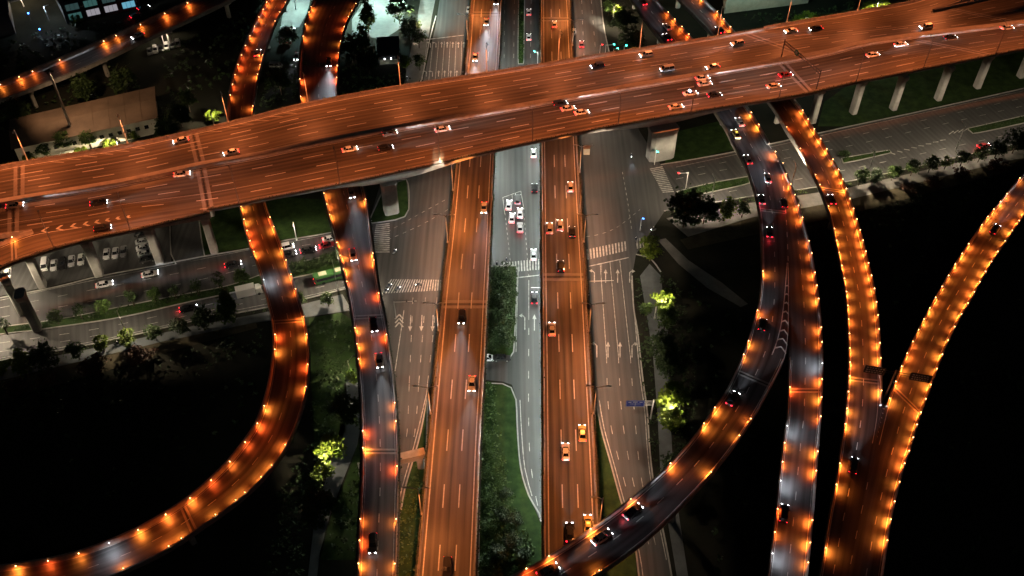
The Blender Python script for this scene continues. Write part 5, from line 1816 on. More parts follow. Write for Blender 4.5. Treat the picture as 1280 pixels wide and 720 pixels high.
# ---------------------------------------------------------------- vehicles
def car_proto(name, kind):
    t = thing(name, 'x', 'car')
    if kind == 'sedan':
        st = [(2.30, .70, .32, .58), (2.22, .86, .24, .68), (1.7, .92, .2, .78), (.95, .93, .2, .90), (-1.35, .93, .2, .95), (-1.9, .92, .2, .93), (-2.2, .86, .26, .86), (-2.3, .74, .34, .74)]
        gb, gt, hb_, ht, wt = (1.05, -1.75), (.30, -1.05), .90, 1.42, .60
    elif kind == 'suv':
        st = [(2.25, .74, .36, .66), (2.18, .90, .28, .84), (1.7, .95, .26, .95), (.95, .96, .26, 1.04), (-1.6, .96, .26, 1.05), (-2.1, .95, .28, 1.03), (-2.25, .88, .36, .95)]
        gb, gt, hb_, ht, wt = (1.1, -2.15), (.45, -1.85), 1.0, 1.66, .66
    elif kind == 'van':
        st = [(2.35, .78, .36, .80), (2.28, .90, .30, 1.0), (1.8, .93, .26, 1.12), (-2.2, .93, .26, 1.12), (-2.35, .88, .34, 1.05)]
        gb, gt, hb_, ht, wt = (1.85, -2.25), (1.2, -2.15), 1.08, 1.92, .78
    mb = MB()
    rings = []
    for x, w, z0, z1 in st:
        rings.append([(x, -w * .9, z0), (x, -w, z0 + .12), (x, -w, z0 + (z1 - z0) * .62), (x, -w * .9, z1 - .03), (x, -w * .55, z1 + .02),
                      (x, w * .55, z1 + .02), (x, w * .9, z1 - .03), (x, w, z0 + (z1 - z0) * .62), (x, w, z0 + .12), (x, w * .9, z0)])
    mb.loft(rings)
    mb.build('body', PM['white'], t, local=True, smooth=False)
    g = MB()
    wb_ = .84 if kind != 'van' else .88
    r0 = [(gb[0], -wb_ * .9, hb_), (gb[0] + .08, 0, hb_), (gb[0], wb_ * .9, hb_), (0, wb_, hb_), (gb[1], wb_ * .9, hb_), (gb[1] - .05, 0, hb_), (gb[1], -wb_ * .9, hb_), (0, -wb_, hb_)]
    r1 = [(gt[0], -wt * .95, ht), (gt[0] + .1, 0, ht), (gt[0], wt * .95, ht), (-.3, wt, ht), (gt[1], wt * .95, ht), (gt[1] - .1, 0, ht), (gt[1], -wt * .95, ht), (-.3, -wt, ht)]
    g.loft([r0, r1])
    g.build('windows', M['glass'], t, local=True)
    rf = MB()
    r2 = [(x * 1.0, y * 1.03, ht + .005) for x, y, z in r1]
    r3 = [(x * .93, y * .9, ht + .06) for x, y, z in r1]
    rf.loft([r2, r3])
    # pillars
    for sy in (-1, 1):
        rf.bar((gb[0] - .02, sy * wb_ * .89, hb_ - .02), (gt[0], sy * wt * .95, ht + .02), .07, .05)
        rf.bar((gb[1] + .02, sy * wb_ * .89, hb_ - .02), (gt[1], sy * wt * .95, ht + .02), .10, .06)
        rf.bar((-.35, sy * (wb_ + .005), hb_ - .02), (-.35, sy * (wt + .005), ht + .02), .08, .05)
    rf.build('roof', PM['white'], t, local=True)
    for x in (1.42, -1.38):
        for sy in (-1, 1):
            w = MB()
            ang = [2 * PI * k / 14 for k in range(14)]
            y0, y1 = sy * .70, sy * .93
            w.loft([[(x + .33 * math.cos(a), y0, .33 + .33 * math.sin(a)) for a in ang], [(x + .33 * math.cos(a), y1, .33 + .33 * math.sin(a)) for a in ang]])
            y2 = sy * .935
            w.poly([(x + .2 * math.cos(a), y2, .33 + .2 * math.sin(a)) for a in ang], 1)
            w.build('wheel', [M['tyre'], M['steel']], t, local=True)
    x0 = st[1][0] + .02
    zf = (st[1][2] + st[1][3]) / 2 + .08
    for sy in (-1, 1):
        h = MB()
        h.box((x0, sy * .62, zf), (.22, .36, .17))
        h.build('headlight', M['e_head'], t, local=True)
        b = MB()
        xr = st[-2][0] - .02
        b.box((xr, sy * .66, st[-2][3] - .14), (.20, .34, .18))
        b.build('tail_light', M['e_tail'], t, local=True)
        m = MB()
        m.box((gb[0] - .25, sy * (wb_ + .2), hb_ + .08), (.16, .26, .14))
        m.build('wing_mirror', M['trim'], t, local=True)
    return t


CARP = {'sedan': car_proto('sedan_car', 'sedan'), 'suv': car_proto('suv_car', 'suv'), 'van': car_proto('minivan', 'van')}
BEAM = {k: spot('headlight_beam', (.86, .92, 1.0), E_HEAD * f, 48, 1.0, .2) for k, f in (('dim', .25), ('mid', .7), ('strong', 1.5))}
for l in BEAM.values(): shape_headlight(l, .055)
SCOOT = spot('scooter_beam', (.8, .9, 1.0), 260, 40, 1.0, .2)
TAILGLOW = bpy.data.lights.new('tail_glow', 'POINT')
TAILGLOW.energy = 55
TAILGLOW.color = (1, .03, .04)
TAILGLOW.shadow_soft_size = .15
NOUN = {'sedan': 'sedan', 'suv': 'SUV', 'van': 'minivan'}
TURN = {}


def put_car(kind, paint, p, ang, label, beam='mid', tail=1, head=True, group=None, roof=None, slope=0.0):
    o = copy_tree(CARP[kind])
    o.location = p
    o.rotation_euler = (0, -slope, ang)
    tag(o, label, 'car', group)
    for ch in o.children:
        n = ch.name.split('.')[0]
        m = None
        if n == 'body': m = PM[paint]
        if n == 'roof': m = PM[roof or paint]
        if n == 'tail_light': m = M['e_tail'] if tail else (M['e_tail_dim'] if tail == 0 else M['trim'])
        if n == 'headlight' and not head: m = M['glass']
        if n == 'tail_light' and tail < 0: m = M['trim']
        if m is not None and ch.data.materials[0] != m:
            ch.material_slots[0].link = 'OBJECT'
            ch.material_slots[0].material = m
    f = Vector((math.cos(ang), math.sin(ang), 0))
    if beam:
        L = bpy.data.objects.new('headlight_beam', BEAM[beam])
        COL.objects.link(L)
        L.parent = o
        L.location = (2.6, 0, .75)
        L.rotation_euler = Vector((1, 0, -.055)).to_track_quat('-Z', 'Y').to_euler()
    if tail == 2:
        L = bpy.data.objects.new('tail_glow', TAILGLOW)
        COL.objects.link(L)
        L.parent = o
        L.location = (-2.9, 0, .6)
    return o


def deck_cars(key, direction, items, phrase, group):
    """items: (u, v, kind, paint, beam, tail, extra words); direction 1 = along the deck's own direction"""
    d = DECKS[key]
    for k, (u, v, kind, paint, beam, tail, extra) in enumerate(items):
        p, i = d.at_px(u, v, .7)
        t = d.tan(d.s[i]) * direction
        ang = math.atan2(t.y, t.x)
        j = min(i + 1, d.n - 1)
        dz = (d.C[j].z - d.C[max(j - 2, 0)].z) / max(.1, (d.C[j] - d.C[max(j - 2, 0)]).length) * direction
        lab = '%s %s%s, %s %s' % (paint, NOUN[kind], extra, ORD[k], phrase)
        put_car(kind, paint, p + Vector((0, 0, .01)), ang, lab, beam, tail, group=group, slope=math.atan(dz))


S, V, N = 'sedan', 'suv', 'van'
deck_cars('EWN', -1, [
    (226, 175, S, 'silver', 'dim', 1, ''), (289, 190, S, 'white', 'dim', 1, ''), (747, 82, V, 'blue', 'mid', 1, ''), (808, 68, V, 'white', 'mid', 0, ''),
    (834, 86, N, 'silver', 'strong', 0, ''), (891, 83, S, 'white', 'mid', 1, ''), (922, 54, V, 'silver', 'strong', 1, ''), (989, 38, S, 'white', 'strong', 1, ''),
    (1020, 35, S, 'black', 'mid', 1, ''), (1158, 33, V, 'silver', 'dim', 1, '')], "car from the left on the flyover's far carriageway", "cars on the flyover's far carriageway")
deck_cars('EWS', 1, [
    (18, 256, S, 'tan', 'mid', 1, ''), (123, 253, S, 'black', 'strong', 1, ''), (227, 217, S, 'white', 'dim', 1, ''), (437, 186, S, 'white', 'mid', 1, ''),
    (482, 185, V, 'black', 'strong', 1, ''), (487, 166, V, 'grey', 'strong', 1, ''), (553, 161, S, 'white', 'strong', 1, ''), (700, 129, V, 'blue', 'strong', 1, ''),
    (710, 135, S, 'white', 'mid', 1, ''), (727, 140, S, 'white', 'strong', 1, ''), (845, 133, S, 'tan', 'mid', 1, ''), (863, 116, S, 'white', 'strong', 1, ' with blue roof beacon'),
    (878, 97, S, 'white', 'strong', 1, ''), (881, 104, S, 'white', 'strong', 1, ''), (893, 118, S, 'black', 'strong', 1, ''), (967, 107, S, 'tan', 'strong', 1, ''),
    (982, 93, S, 'red', 'mid', 2, ''), (1091, 68, S, 'white', 'strong', 1, ''), (1126, 55, S, 'white', 'strong', 1, ''), (1188, 46, S, 'black', 'dim', 0, ''), (1259, 34, S, 'white', 'dim', 1, '')],
    "car from the left on the flyover's near carriageway", "cars on the flyover's near carriageway")
deck_cars('JR', 1, [(128, 285, V, 'black', 'strong', 1, '')], 'and only car on the ramp joining the flyover at the left', 'car on the joining ramp')
deck_cars('C', 1, [
    (620, 1, S, 'black', 'strong', 1, ''), (608, 27, S, 'tan', 'strong', 1, ''), (594, 71, S, 'tan', 'strong', 1, ''), (605, 259, S, 'tan', 'mid', 1, ''), (577, 396, V, 'black', 'strong', 1, ''),
    (590, 479, S, 'tan', 'strong', 1, ''), (559, 709, V, 'black', 'strong', 1, '')], 'car from the top on the left straight viaduct', 'cars on the left straight viaduct')
deck_cars('D', -1, [
    (693, 30, S, 'tan', 'mid', 1, ''), (713, 233, S, 'tan', 'mid', 1, ''), (700, 281, S, 'silver', 'strong', 1, ''), (687, 285, S, 'tan', 'mid', 1, ''), (715, 290, V, 'black', 'mid', 1, ''),
    (701, 333, V, 'black', 'mid', 1, ''), (690, 411, S, 'tan', 'strong', 1, ''), (728, 541, S, 'yellow', 'strong', 1, ''), (707, 564, S, 'white', 'mid', 1, ''), (735, 655, S, 'yellow', 'mid', 1, ''),
    (712, 665, S, 'black', 'strong', 1, '')], 'car from the top on the right straight viaduct', 'cars on the right straight viaduct')
deck_cars('B', 1, [(411, 78, V, 'black', 'strong', 1, ''), (439, 241, V, 'grey', 'mid', 1, ''), (441, 318, S, 'white', 'mid', 1, ''), (467, 406, V, 'black', 'mid', 1, ''), (474, 450, S, 'tan', 'strong', 1, ''),
                   (466, 679, V, 'black', 'mid', 1, '')], 'car from the top on the narrow left ramp', 'cars on the narrow left ramp')
deck_cars('E', -1, [(804, 2, S, 'red', 'mid', 2, ''), (834, 33, S, 'white', 'mid', 0, ''), (834, 46, S, 'black', 'strong', 2, ''), (925, 152, S, 'white', 'mid', 1, ''), (920, 167, S, 'yellow', 'strong', 1, ''),
                    (935, 199, S, 'tan', 'strong', 1, ''), (960, 222, S, 'white', 'strong', 1, ''), (952, 249, S, 'black', 'strong', 2, ''), (962, 290, S, 'black', 'strong', 2, ''),
                    (953, 406, V, 'black', 'strong', 1, ''), (916, 498, S, 'black', 'strong', 1, ''), (791, 639, S, 'black', 'strong', 2, ''), (752, 671, S, 'tan', 'strong', 1, ''), (685, 713, S, 'grey', 'strong', 1, '')],
          'car from the top on the forking curved ramp', 'cars on the forking curved ramp')
deck_cars('F', -1, [(980, 254, V, 'black', 'mid', 2, ''), (980, 642, V, 'black', 'strong', 1, '')], 'car from the top on the straight branch ramp', 'cars on the branch ramp')
deck_cars('G', -1, [(900, 37, S, 'black', 'strong', 1, ''), (1040, 249, S, 'black', 'mid', 1, ''), (1067, 582, V, 'black', 'strong', 1, '')], 'car from the top on the amber-lit middle right ramp', 'cars on the middle right ramp')
deck_cars('H', -1, [(1244, 286, S, 'black', 'strong', 0, '')], 'and only car on the slanting far right ramp', 'car on the far right ramp')
deck_cars('A', -1, [(322, 66, S, 'tan', 'mid', 1, '')], 'and only car on the upper stretch of the loop ramp', 'car on the loop ramp')
deck_cars('I', -1, [(172, 44, S, 'white', 'strong', 1, '')], 'and only car on the railed ramp crossing the upper left corner', 'car on the railed ramp')


def ground_cars(items, phrase, group):
    for k, (u, v, du, dv, kind, paint, beam, tail, extra) in enumerate(items):
        p = P(u, v, .7)
        p.z = .03
        q = P(u + du, v + dv, .7) - P(u, v, .7)
        lab = '%s %s%s, %s %s' % (paint, NOUN[kind], extra, ORD[k], phrase)
        put_car(kind, paint, p, math.atan2(q.y, q.x), lab, beam, tail, head=beam is not None, group=group)


ground_cars([(661, 15, 0, -9, S, 'white', 'mid', 1, ''), (661, 46, 0, -9, S, 'silver', 'mid', 1, ''), (667, 191, 0, -9, S, 'white', 'mid', 2, ''), (668, 235, 0, -9, V, 'black', 'mid', 1, ''),
             (647, 249, 0, -9, V, 'grey', 'mid', 2, ''), (636, 256, 1, -9, S, 'white', 'mid', 1, ''), (650, 266, 0, -9, S, 'white', 'dim', 1, ''), (640, 272, 1, -9, S, 'white', 'dim', 2, ''),
             (650, 284, 0, -9, S, 'silver', None, 2, ''), (667, 318, 0, -9, S, 'silver', 'mid', 0, ''), (668, 372, 0, -9, S, 'black', 'mid', 1, '')],
            'car from the top on the street between the straight viaducts', 'cars on the street between the viaducts')
ground_cars([(717, 39, 0, -9, S, 'white', None, -1, ''), (727, 55, 0, -9, S, 'red', 'mid', 2, '')], 'car from the top on the upper right street', 'cars on the upper right street')
ground_cars([(586, 12, -1, 9, S, 'white', None, 0, '')], 'and only car on the upper left street', 'car on the upper left street')
ground_cars([(609, 447, 9, 0, S, 'white', None, -1, ''), (627, 447, 9, 0, S, 'black', None, -1, '')], 'car from the left on the turning lane above the lawn', 'cars on the turning lane')
ground_cars([(130, 355, 9, -2, S, 'white', 'strong', 0, ''), (187, 342, 9, -2, S, 'white', 'dim', 0, ''), (235, 385, 9, -2, S, 'black', 'mid', 2, ''), (291, 330, 9, -2, S, 'black', 'dim', 2, ''),
             (357, 309, 9, -2, N, 'silver', 'mid', 1, ''), (360, 317, 9, -2, S, 'black', 'strong', 1, ''), (385, 312, 9, -2, S, 'black', 'mid', 1, ''), (409, 306, 9, -2, S, 'red', 'mid', 2, ''), (413, 298, 9, -2, S, 'white', 'mid', 2, '')],
            'car from the left on the left street', 'cars on the left street')
ground_cars([(1230, 182, 9, -2, S, 'red', 'mid', 2, '')], 'and only car on the street at the right edge', 'car on the right street')
ground_cars([(9, 342, -1, 9, S, 'white', None, -1, ' parked'), (56, 331, -1, 9, N, 'white', None, -1, ' parked'), (67, 331, -1, 9, S, 'silver', None, -1, ' parked'), (78, 329, -1, 9, V, 'black', None, -1, ' parked'),
             (89, 326, -1, 9, S, 'silver', None, -1, ' parked'), (101, 324, -1, 9, S, 'white', None, -1, ' parked'), (133, 317, -1, 9, S, 'white', None, -1, ' parked'), (144, 316, -1, 9, S, 'silver', None, -1, ' parked'),
             (154, 314, -1, 9, S, 'grey', None, -1, ' parked')], "from the left in the car park's front row under the flyover", 'cars parked under the flyover')
ground_cars([(177, 291, 9, -2, S, 'black', None, -1, ' parked'), (179, 301, 9, -2, S, 'silver', None, -1, ' parked'), (180, 309, 9, -2, S, 'white', None, -1, ' parked'), (182, 316, 9, -2, S, 'silver', None, -1, ' parked'),
             (184, 324, 9, -2, S, 'black', None, -1, ' parked')], "from the top in the car park's side column beside the pier", 'cars parked under the flyover')
ground_cars([(247 - 77, 19, 9, -3, S, 'black', None, 2, ' parked'), (179, 9, 9, -3, S, 'black', 'dim', 1, ' parked')], 'below the lit windows at the upper left', 'cars by the upper left building')
ground_cars([(371, 70, -2, 6, S, 'black', 'strong', 0, '')], 'and only car between the two upper left ramps', 'car between the upper left ramps')
ground_cars([(357, 52, 9, 0, V, 'red', None, -1, ' parked'), (345, 82, 9, 0, N, 'grey', None, -1, ' parked'), (362, 36, 9, 0, V, 'black', None, -1, ' parked')], 'in the dark yard between the upper left ramps', 'vehicles parked in the yard')
ground_cars([(187 + 7 * k, 64 - 2 * k, 1, 7, (S, V)[k % 2], ('grey', 'silver', 'black', 'white', 'grey', 'silver')[k], None, -1, ' parked') for k in range(6)], 'from the left in the dim row below the railed ramp', 'cars parked below the railed ramp')
for t in CARP.values():
    for ch in list(t.children): bpy.data.objects.remove(ch)
    bpy.data.objects.remove(t)
# beacon on the police car's roof, roof signs of two taxis
for o in list(COL.objects):
    lab = o.get('label') or ''
    if 'blue roof beacon' in lab:
        mb = MB(); mb.box((-.3, 0, 1.55), (.3, 1.0, .14))
        mb.build('roof_beacon', M['e_blue'], o, local=True)
        l = bpy.data.lights.new('beacon_light', 'POINT'); l.energy = 60; l.color = (.35, .55, 1); l.shadow_soft_size = .2
        q = bpy.data.objects.new('beacon_light', l); COL.objects.link(q); q.parent = o; q.location = (-.3, 0, 2.0)
    if lab.startswith('yellow sedan'):
        mb = MB(); mb.box((-.25, 0, 1.55), (.18, .5, .14))
        mb.build('roof_sign', M['e_gold'], o, local=True)

# bus and lorry
d = (P(432, 340) - P(405, 347)).normalized()
t = thing('city_bus', 'green and pale city bus on the left street beside the narrow ramp', 'bus', P(416, 349, 0) + Vector((0, 0, .03)), math.atan2(d.y, d.x))
mb = MB()
ring = lambda x, k=1: [(x, -1.22 * k, .45), (x, -1.26 * k, 1.3), (x, -1.26 * k, 2.75), (x, -1.1 * k, 3.05), (x, 1.1 * k, 3.05), (x, 1.26 * k, 2.75), (x, 1.26 * k, 1.3), (x, 1.22 * k, .45)]
mb.loft([ring(5.2, .94), ring(5.0), ring(-5.0), ring(-5.2, .94)])
mb.build('body', PM['green'], t, local=True)
mb = MB()
for sy in (-1, 1): mb.box((0, sy * 1.265, 1.95), (9.4, .03, .95))
mb.box((5.2, 0, 1.9), (.04, 2.1, 1.3)); mb.box((-5.2, 0, 2.1), (.04, 1.9, .8))
mb.build('windows', M['glass'], t, local=True)
mb = MB(); mb.box((2.0, 0, 3.14), (1.8, 1.5, .18)); mb.box((-2.6, 0, 3.14), (2.2, 1.5, .2))
mb.build('roof_unit', M['wall'], t, local=True)
for x in (3.2, -2.8):
    for sy in (-1, 1):
        w = MB(); w.tube([(x, sy * .95, .48), (x, sy * 1.25, .48)], .48, 14); w.build('wheel', M['tyre'], t, local=True)
for sy in (-1, 1):
    w = MB(); w.box((5.2, sy * .9, .8), (.06, .35, .2)); w.build('headlight', M['e_head'], t, local=True)
    w = MB(); w.box((-5.2, sy * .95, 1.0), (.06, .3, .3)); w.build('tail_light', M['e_tail'], t, local=True)
d = (P(322, 364) - P(300, 369)).normalized()
t = thing('box_lorry', 'white box lorry half hidden by the loop ramp on the left street', 'lorry', P(312, 368) + Vector((0, 0, .03)), math.atan2(d.y, d.x))
mb = MB()
ring = lambda x, z1, w=1.1: [(x, -w, .5), (x, -w, z1 - .15), (x, -w * .9, z1), (x, w * .9, z1), (x, w, z1 - .15), (x, w, .5)]
mb.loft([ring(3.6, 1.5), ring(3.4, 1.9), ring(3.0, 2.4), ring(1.9, 2.45)])
mb.build('cab', PM['white'], t, local=True)
mb = MB(); mb.loft([ring(1.75, 3.1, 1.2), ring(-3.4, 3.1, 1.2)])
mb.build('cargo_box', PM['white'], t, local=True)
mb = MB(); mb.bar((3.52, -.95, 1.95), (3.52, .95, 1.95), .1, .6); mb.build('windscreen', M['glass'], t, local=True)
for x in (2.6, -2.2):
    for sy in (-1, 1):
        w = MB(); w.tube([(x, sy * .85, .45), (x, sy * 1.1, .45)], .45, 14); w.build('wheel', M['tyre'], t, local=True)

# scooters with riders
def person_mesh():
    mb = MB()
    T = lambda pts, r: mb.tube(pts, r, 8)
    T([(-.12, 0, .78), (-.1, 0, .95), (-.02, 0, 1.2), (.02, 0, 1.36), (.03, 0, 1.42)], [.15, .17, .19, .13, .06])
    T([(.03, 0, 1.40), (.05, 0, 1.52)], [.06, .055])
    for sy in (-1, 1):
        T([(-.08, sy * .10, .80), (.28, sy * .14, .80), (.34, sy * .13, .42), (.32, sy * .13, .30)], [.10, .085, .06, .045])
        T([(.30, sy * .13, .30), (.46, sy * .14, .28)], [.05, .045])
        T([(.0, sy * .19, 1.34), (.14, sy * .25, 1.1), (.42, sy * .26, 1.02)], [.06, .05, .04])
    return mb


PROTO = {}


def scooter(u, v, du, dv, label, headlight=True, z=.03):
    p = P(u, v, .6); p.z = z
    q = P(u + du, v + dv, .6) - P(u, v, .6)
    a = math.atan2(q.y, q.x)
    if 'r' not in PROTO:
        t = thing('motor_scooter', label, 'scooter')
        mb = MB()
        mb.loft([[(x, -w, z0), (x, -w, z1), (x, w, z1), (x, w, z0)] for x, w, z0, z1 in ((-.85, .10, .5, .72), (-.5, .16, .32, .78), (0, .15, .30, .74), (.2, .14, .28, .36), (.5, .15, .28, .38), (.62, .17, .3, .95), (.74, .08, .5, .98))])
        mb.build('body', PM['grey'], t, local=True)
        mb = MB(); mb.tube([(.58, -.3, 1.05), (.64, 0, 1.0), (.58, .3, 1.05)], .025, 6); mb.build('handlebar', M['trim'], t, local=True)
        for x in (.72, -.62):
            w = MB(); w.tube([(x, -.06, .26), (x, .06, .26)], .26, 12); w.build('wheel', M['tyre'], t, local=True)
        w = MB(); w.ball((.78, 0, .88), .09); w.build('headlight', M['e_head'], t, local=True)
        PROTO['r'] = t
        pm_ = thing('person', label, 'person')
        b = person_mesh().build('body', M['cloth'], pm_, local=True, smooth=True)
        h = MB(); h.ball((.07, 0, 1.62), .115, 10, 7, sz=1.2); h.build('helmet', PM['white'], pm_, local=True, smooth=True)
        f = MB(); f.ball((.10, 0, 1.58), .095, 10, 7, sz=1.15); f.build('face', M['skin'], pm_, local=True, smooth=True)
        PROTO['p'] = pm_
        t_, pp = t, pm_
    else:
        t_, pp = copy_tree(PROTO['r']), copy_tree(PROTO['p'])
    for o in (t_, pp):
        o.location = p; o.rotation_euler = (0, 0, a)
    tag(t_, 'small motor scooter ' + label, 'scooter', 'scooters with riders')
    tag(pp, 'dark-clothed rider on scooter ' + label, 'person', 'scooter riders')
    if headlight:
        L = bpy.data.objects.new('scooter_beam', SCOOT); COL.objects.link(L); L.parent = t_
        L.location = (.95, 0, .95); L.rotation_euler = Vector((1, 0, -.12)).to_track_quat('-Z', 'Y').to_euler()


for q in ((493, 315, 6, -5, 'alone on the crossroads beside the left zebra crossing'), (486, 357, 8, -3, 'uppermost of the cluster waiting by the left viaduct crossing'),
          (482, 364, 8, -3, 'leftmost of the cluster waiting by the left viaduct crossing'), (497, 361, 8, -3, 'rightmost of the cluster waiting by the left viaduct crossing'), (523, 356, -8, 2, 'riding over the zebra crossing left of the viaduct'),
          (621, 331, 0, -6, 'left of a pair below the parked queue between the viaducts'), (633, 326, 0, -6, 'right of a pair below the parked queue between the viaducts'),
          (789, 195, 1, 6, 'with a bluish lamp in the upper part of the crossroads'), (801, 285, 0, -8, 'red-lit and heading up at the crossroads right side'), (795, 300, 0, -8, "at the right end of the lower zebra crossing"),
          (817, 287, -7, 2, 'with a bright lamp at the crossroads right corner'), (147, 430, 8, -1, 'with a white lamp on the lower left footpath'), (407, 372, 8, 0, 'on the footpath left of the narrow ramp'),
          (509, 99, 1, -6, "by the flyover's far edge below the kiosk")):
    scooter(*q)

# ---------------------------------------------------------------- gantries, signs, signals
pN, iN = EWN.at_px(981, 75)
a = EWN.at(EWN.edge_s('R', 972, 76), .86)
b = EWS.at(EWS.edge_s('R', 1022, 112), 1.0)
a = P(976, 74, ZF); b = P(1020, 113, ZF)
t = thing('sign_gantry', 'dark beam gantry spanning the near flyover carriageway with a small round sign', 'gantry', a)
H = 7.0
for q in (a, b):
    mb = MB(); mb.tube([q, q + Vector((0, 0, H + .6))], [.22, .16], 8); mb.build('post', M['dark_steel'], t)
mb = MB()
for dz, w in ((0, .22), (1.0, .18)):
    mb.bar(a + Vector((0, 0, H - 1 + dz)), b + Vector((0, 0, H - 1 + dz)), w, w)
for k in range(14):
    f0, f1 = k / 14, (k + 1) / 14
    z0, z1 = (0, 1.0) if k % 2 else (1.0, 0)
    mb.bar(a.lerp(b, f0) + Vector((0, 0, H - 1 + z0)), a.lerp(b, f1) + Vector((0, 0, H - 1 + z1)), .1, .1)
mb.build('truss', M['dark_steel'], t)
m_ = a.lerp(b, .36) + Vector((0, 0, H - .4))
dirn = (b - a).normalized()
face = Vector((-dirn.y, dirn.x, 0))
if face.x > 0: face = -face
mb = MB()
mb.loft([[m_ + face * o + dirn * 1.1 * math.cos(k * PI / 8) + Vector((0, 0, 1.1 * math.sin(k * PI / 8))) for k in range(16)] for o in (.3, .2)])
mb.build('round_sign', M['signgreen'], t)
mb = MB()
mb.loft([[m_ + face * o + dirn * .75 * math.cos(k * PI / 2 + PI / 4) + Vector((0, 0, .75 * math.sin(k * PI / 2 + PI / 4))) for k in range(4)] for o in (.34, .31)])
mb.build('sign_face', M['signtext'], t)

# double sign at the nose of the right-hand merge
na, nb = P(1088, 462, 17.0), P(1150, 476, 17.0)
base = P(1107, 494, 10.0)
t = thing('direction_sign', 'pair of dark direction boards on one post at the nose between the two right ramps', 'road sign', base)
mb = MB(); mb.tube([base + Vector((0, 0, -8.0)), base + Vector((0, 0, 9.2))], [.28, .18], 8); mb.build('post', M['steel'], t)
c_ = base + Vector((0, 0, 8.2))
dr = Vector((nb.x - na.x, nb.y - na.y, 0)).normalized()
dr = Vector((.97, -.22, 0)).normalized()
mb = MB()
for z in (.35, -.35): mb.bar(c_ - dr * 7 + Vector((0, 0, z)), c_ + dr * 9 + Vector((0, 0, z)), .14, .14)
mb.build('arm', M['dark_steel'], t)
nf = Vector((dr.y, -dr.x, 0))
for o0 in (-4.6, 5.6):
    mb = MB()
    q = c_ + dr * o0 + nf * .14
    w, h = 2.35, 1.25
    mb.loft([[q + nf * k + dr * x + Vector((0, 0, y)) for x, y in ((-w, -h), (w, -h), (w, h), (-w, h))] for k in (.0, .09)])
    bo = mb.build('sign_board', M['signdark'], t)
    rr2 = random.Random(int(o0 * 10))
    mb = MB()
    for rown in range(3):
        x = -1.9
        while x < 1.7:
            wv = rr2.uniform(.25, .5)
            z0 = .65 - rown * .7
            mb.quad(*[q + nf * .1 + dr * xx + Vector((0, 0, zz)) for xx, zz in ((x, z0 - .17), (x + wv, z0 - .17), (x + wv, z0 + .17), (x, z0 + .17))])
            x += wv + .2
    mb.build('sign_lettering', M['signtext'], bo)

# blue direction sign over the street right of the right viaduct
base = P(813, 524)
t = thing('direction_sign', 'blue direction board on a white cantilever post over the right street', 'road sign', base)
mb = MB(); mb.tube([base, base + Vector((0, 0, 7.6))], [.2, .14], 8); mb.build('post', M['white_steel'], t)
mb = MB()
for z in (5.6, 6.4, 7.1): mb.bar(base + Vector((0, 0, z)), base + Vector((-5.2, 0, z)), .12, .12)
mb.build('arm', M['white_steel'], t)
q = base + Vector((-4.3, -.15, 6.4))
mb = MB()
mb.loft([[q + Vector((x, k, y)) for x, y in ((-2.2, -1.1), (2.2, -1.1), (2.2, 1.1), (-2.2, 1.1))] for k in (0, -.08)])
bo = mb.build('sign_board', M['blue'], t)
mb = MB()
f = lambda x, y: q + Vector((x, -.095, y))
for x0, x1, y0, y1 in ((-2.1, 2.1, 1.0, 1.05), (-2.1, 2.1, -1.05, -1.0), (-2.1, -2.05, -1, 1), (2.05, 2.1, -1, 1), (-.05, .05, -.8, .3), (-1.3, 1.3, -.15, -.05), (-1.7, -1.0, .4, .65), (-.6, .5, .5, .75), (1.0, 1.7, .4, .65)):
    mb.quad(f(x0, y0), f(x1, y0), f(x1, y1), f(x0, y1))
mb.build('sign_markings', M['signtext'], bo)


def signal(u, v, arm, label, lens='e_green', h=6.0, along=(1, 0)):
    p = P(u, v)
    t = thing('traffic_light', label, 'traffic light', p, 0, 'traffic lights')
    al = Vector((along[0], along[1], 0)).normalized()
    mb = MB(); mb.tube([(0, 0, 0), (0, 0, h)], [.12, .09], 8)
    mb.tube([(0, 0, h - .2), (al.x * arm, al.y * arm, h)], .06, 6)
    mb.build('pole', M['white_steel'], t, local=True)
    mb = MB(); mb.box((al.x * arm, al.y * arm, h + .05), (.36, .36, 1.1)); hd = mb.build('signal_head', M['trim'], t, local=True)
    mb = MB(); mb.ball((al.x * arm, al.y * arm - .22, h + .25), .16); mb.ball((al.x * arm - .22, al.y * arm, h + .25), .14); mb.build('signal_lens', M[lens], hd, local=True)
    return t


signal(756, 74, 3.0, 'green-lit traffic light at the upper right street, leftmost', 'e_green')
signal(766, 76, 1.5, 'green-lit traffic light at the upper right street, middle', 'e_green', 5.0)
signal(779, 74, .8, 'green-lit traffic light at the upper right street, rightmost', 'e_green', 5.5)
signal(749, 76, .8, 'red-lit traffic light at the upper right street by the viaduct', 'e_red', 6.5)
signal(672, 80, -1.2, 'green-lit traffic light between the viaducts above the flyover', 'e_green', 5.0)
signal(857, 236, -3.0, 'red-lit traffic light with bent arm on the right street median', 'e_red', 6.5, (1, .2))
signal(818, 206, .5, 'slim traffic light at the upper crossroads corner near the big pier', 'e_green', 5.0)
signal(800, 288, 0.6, 'traffic light pole at the crossroads right side near scooters', 'e_blue_lamp', 4.5)
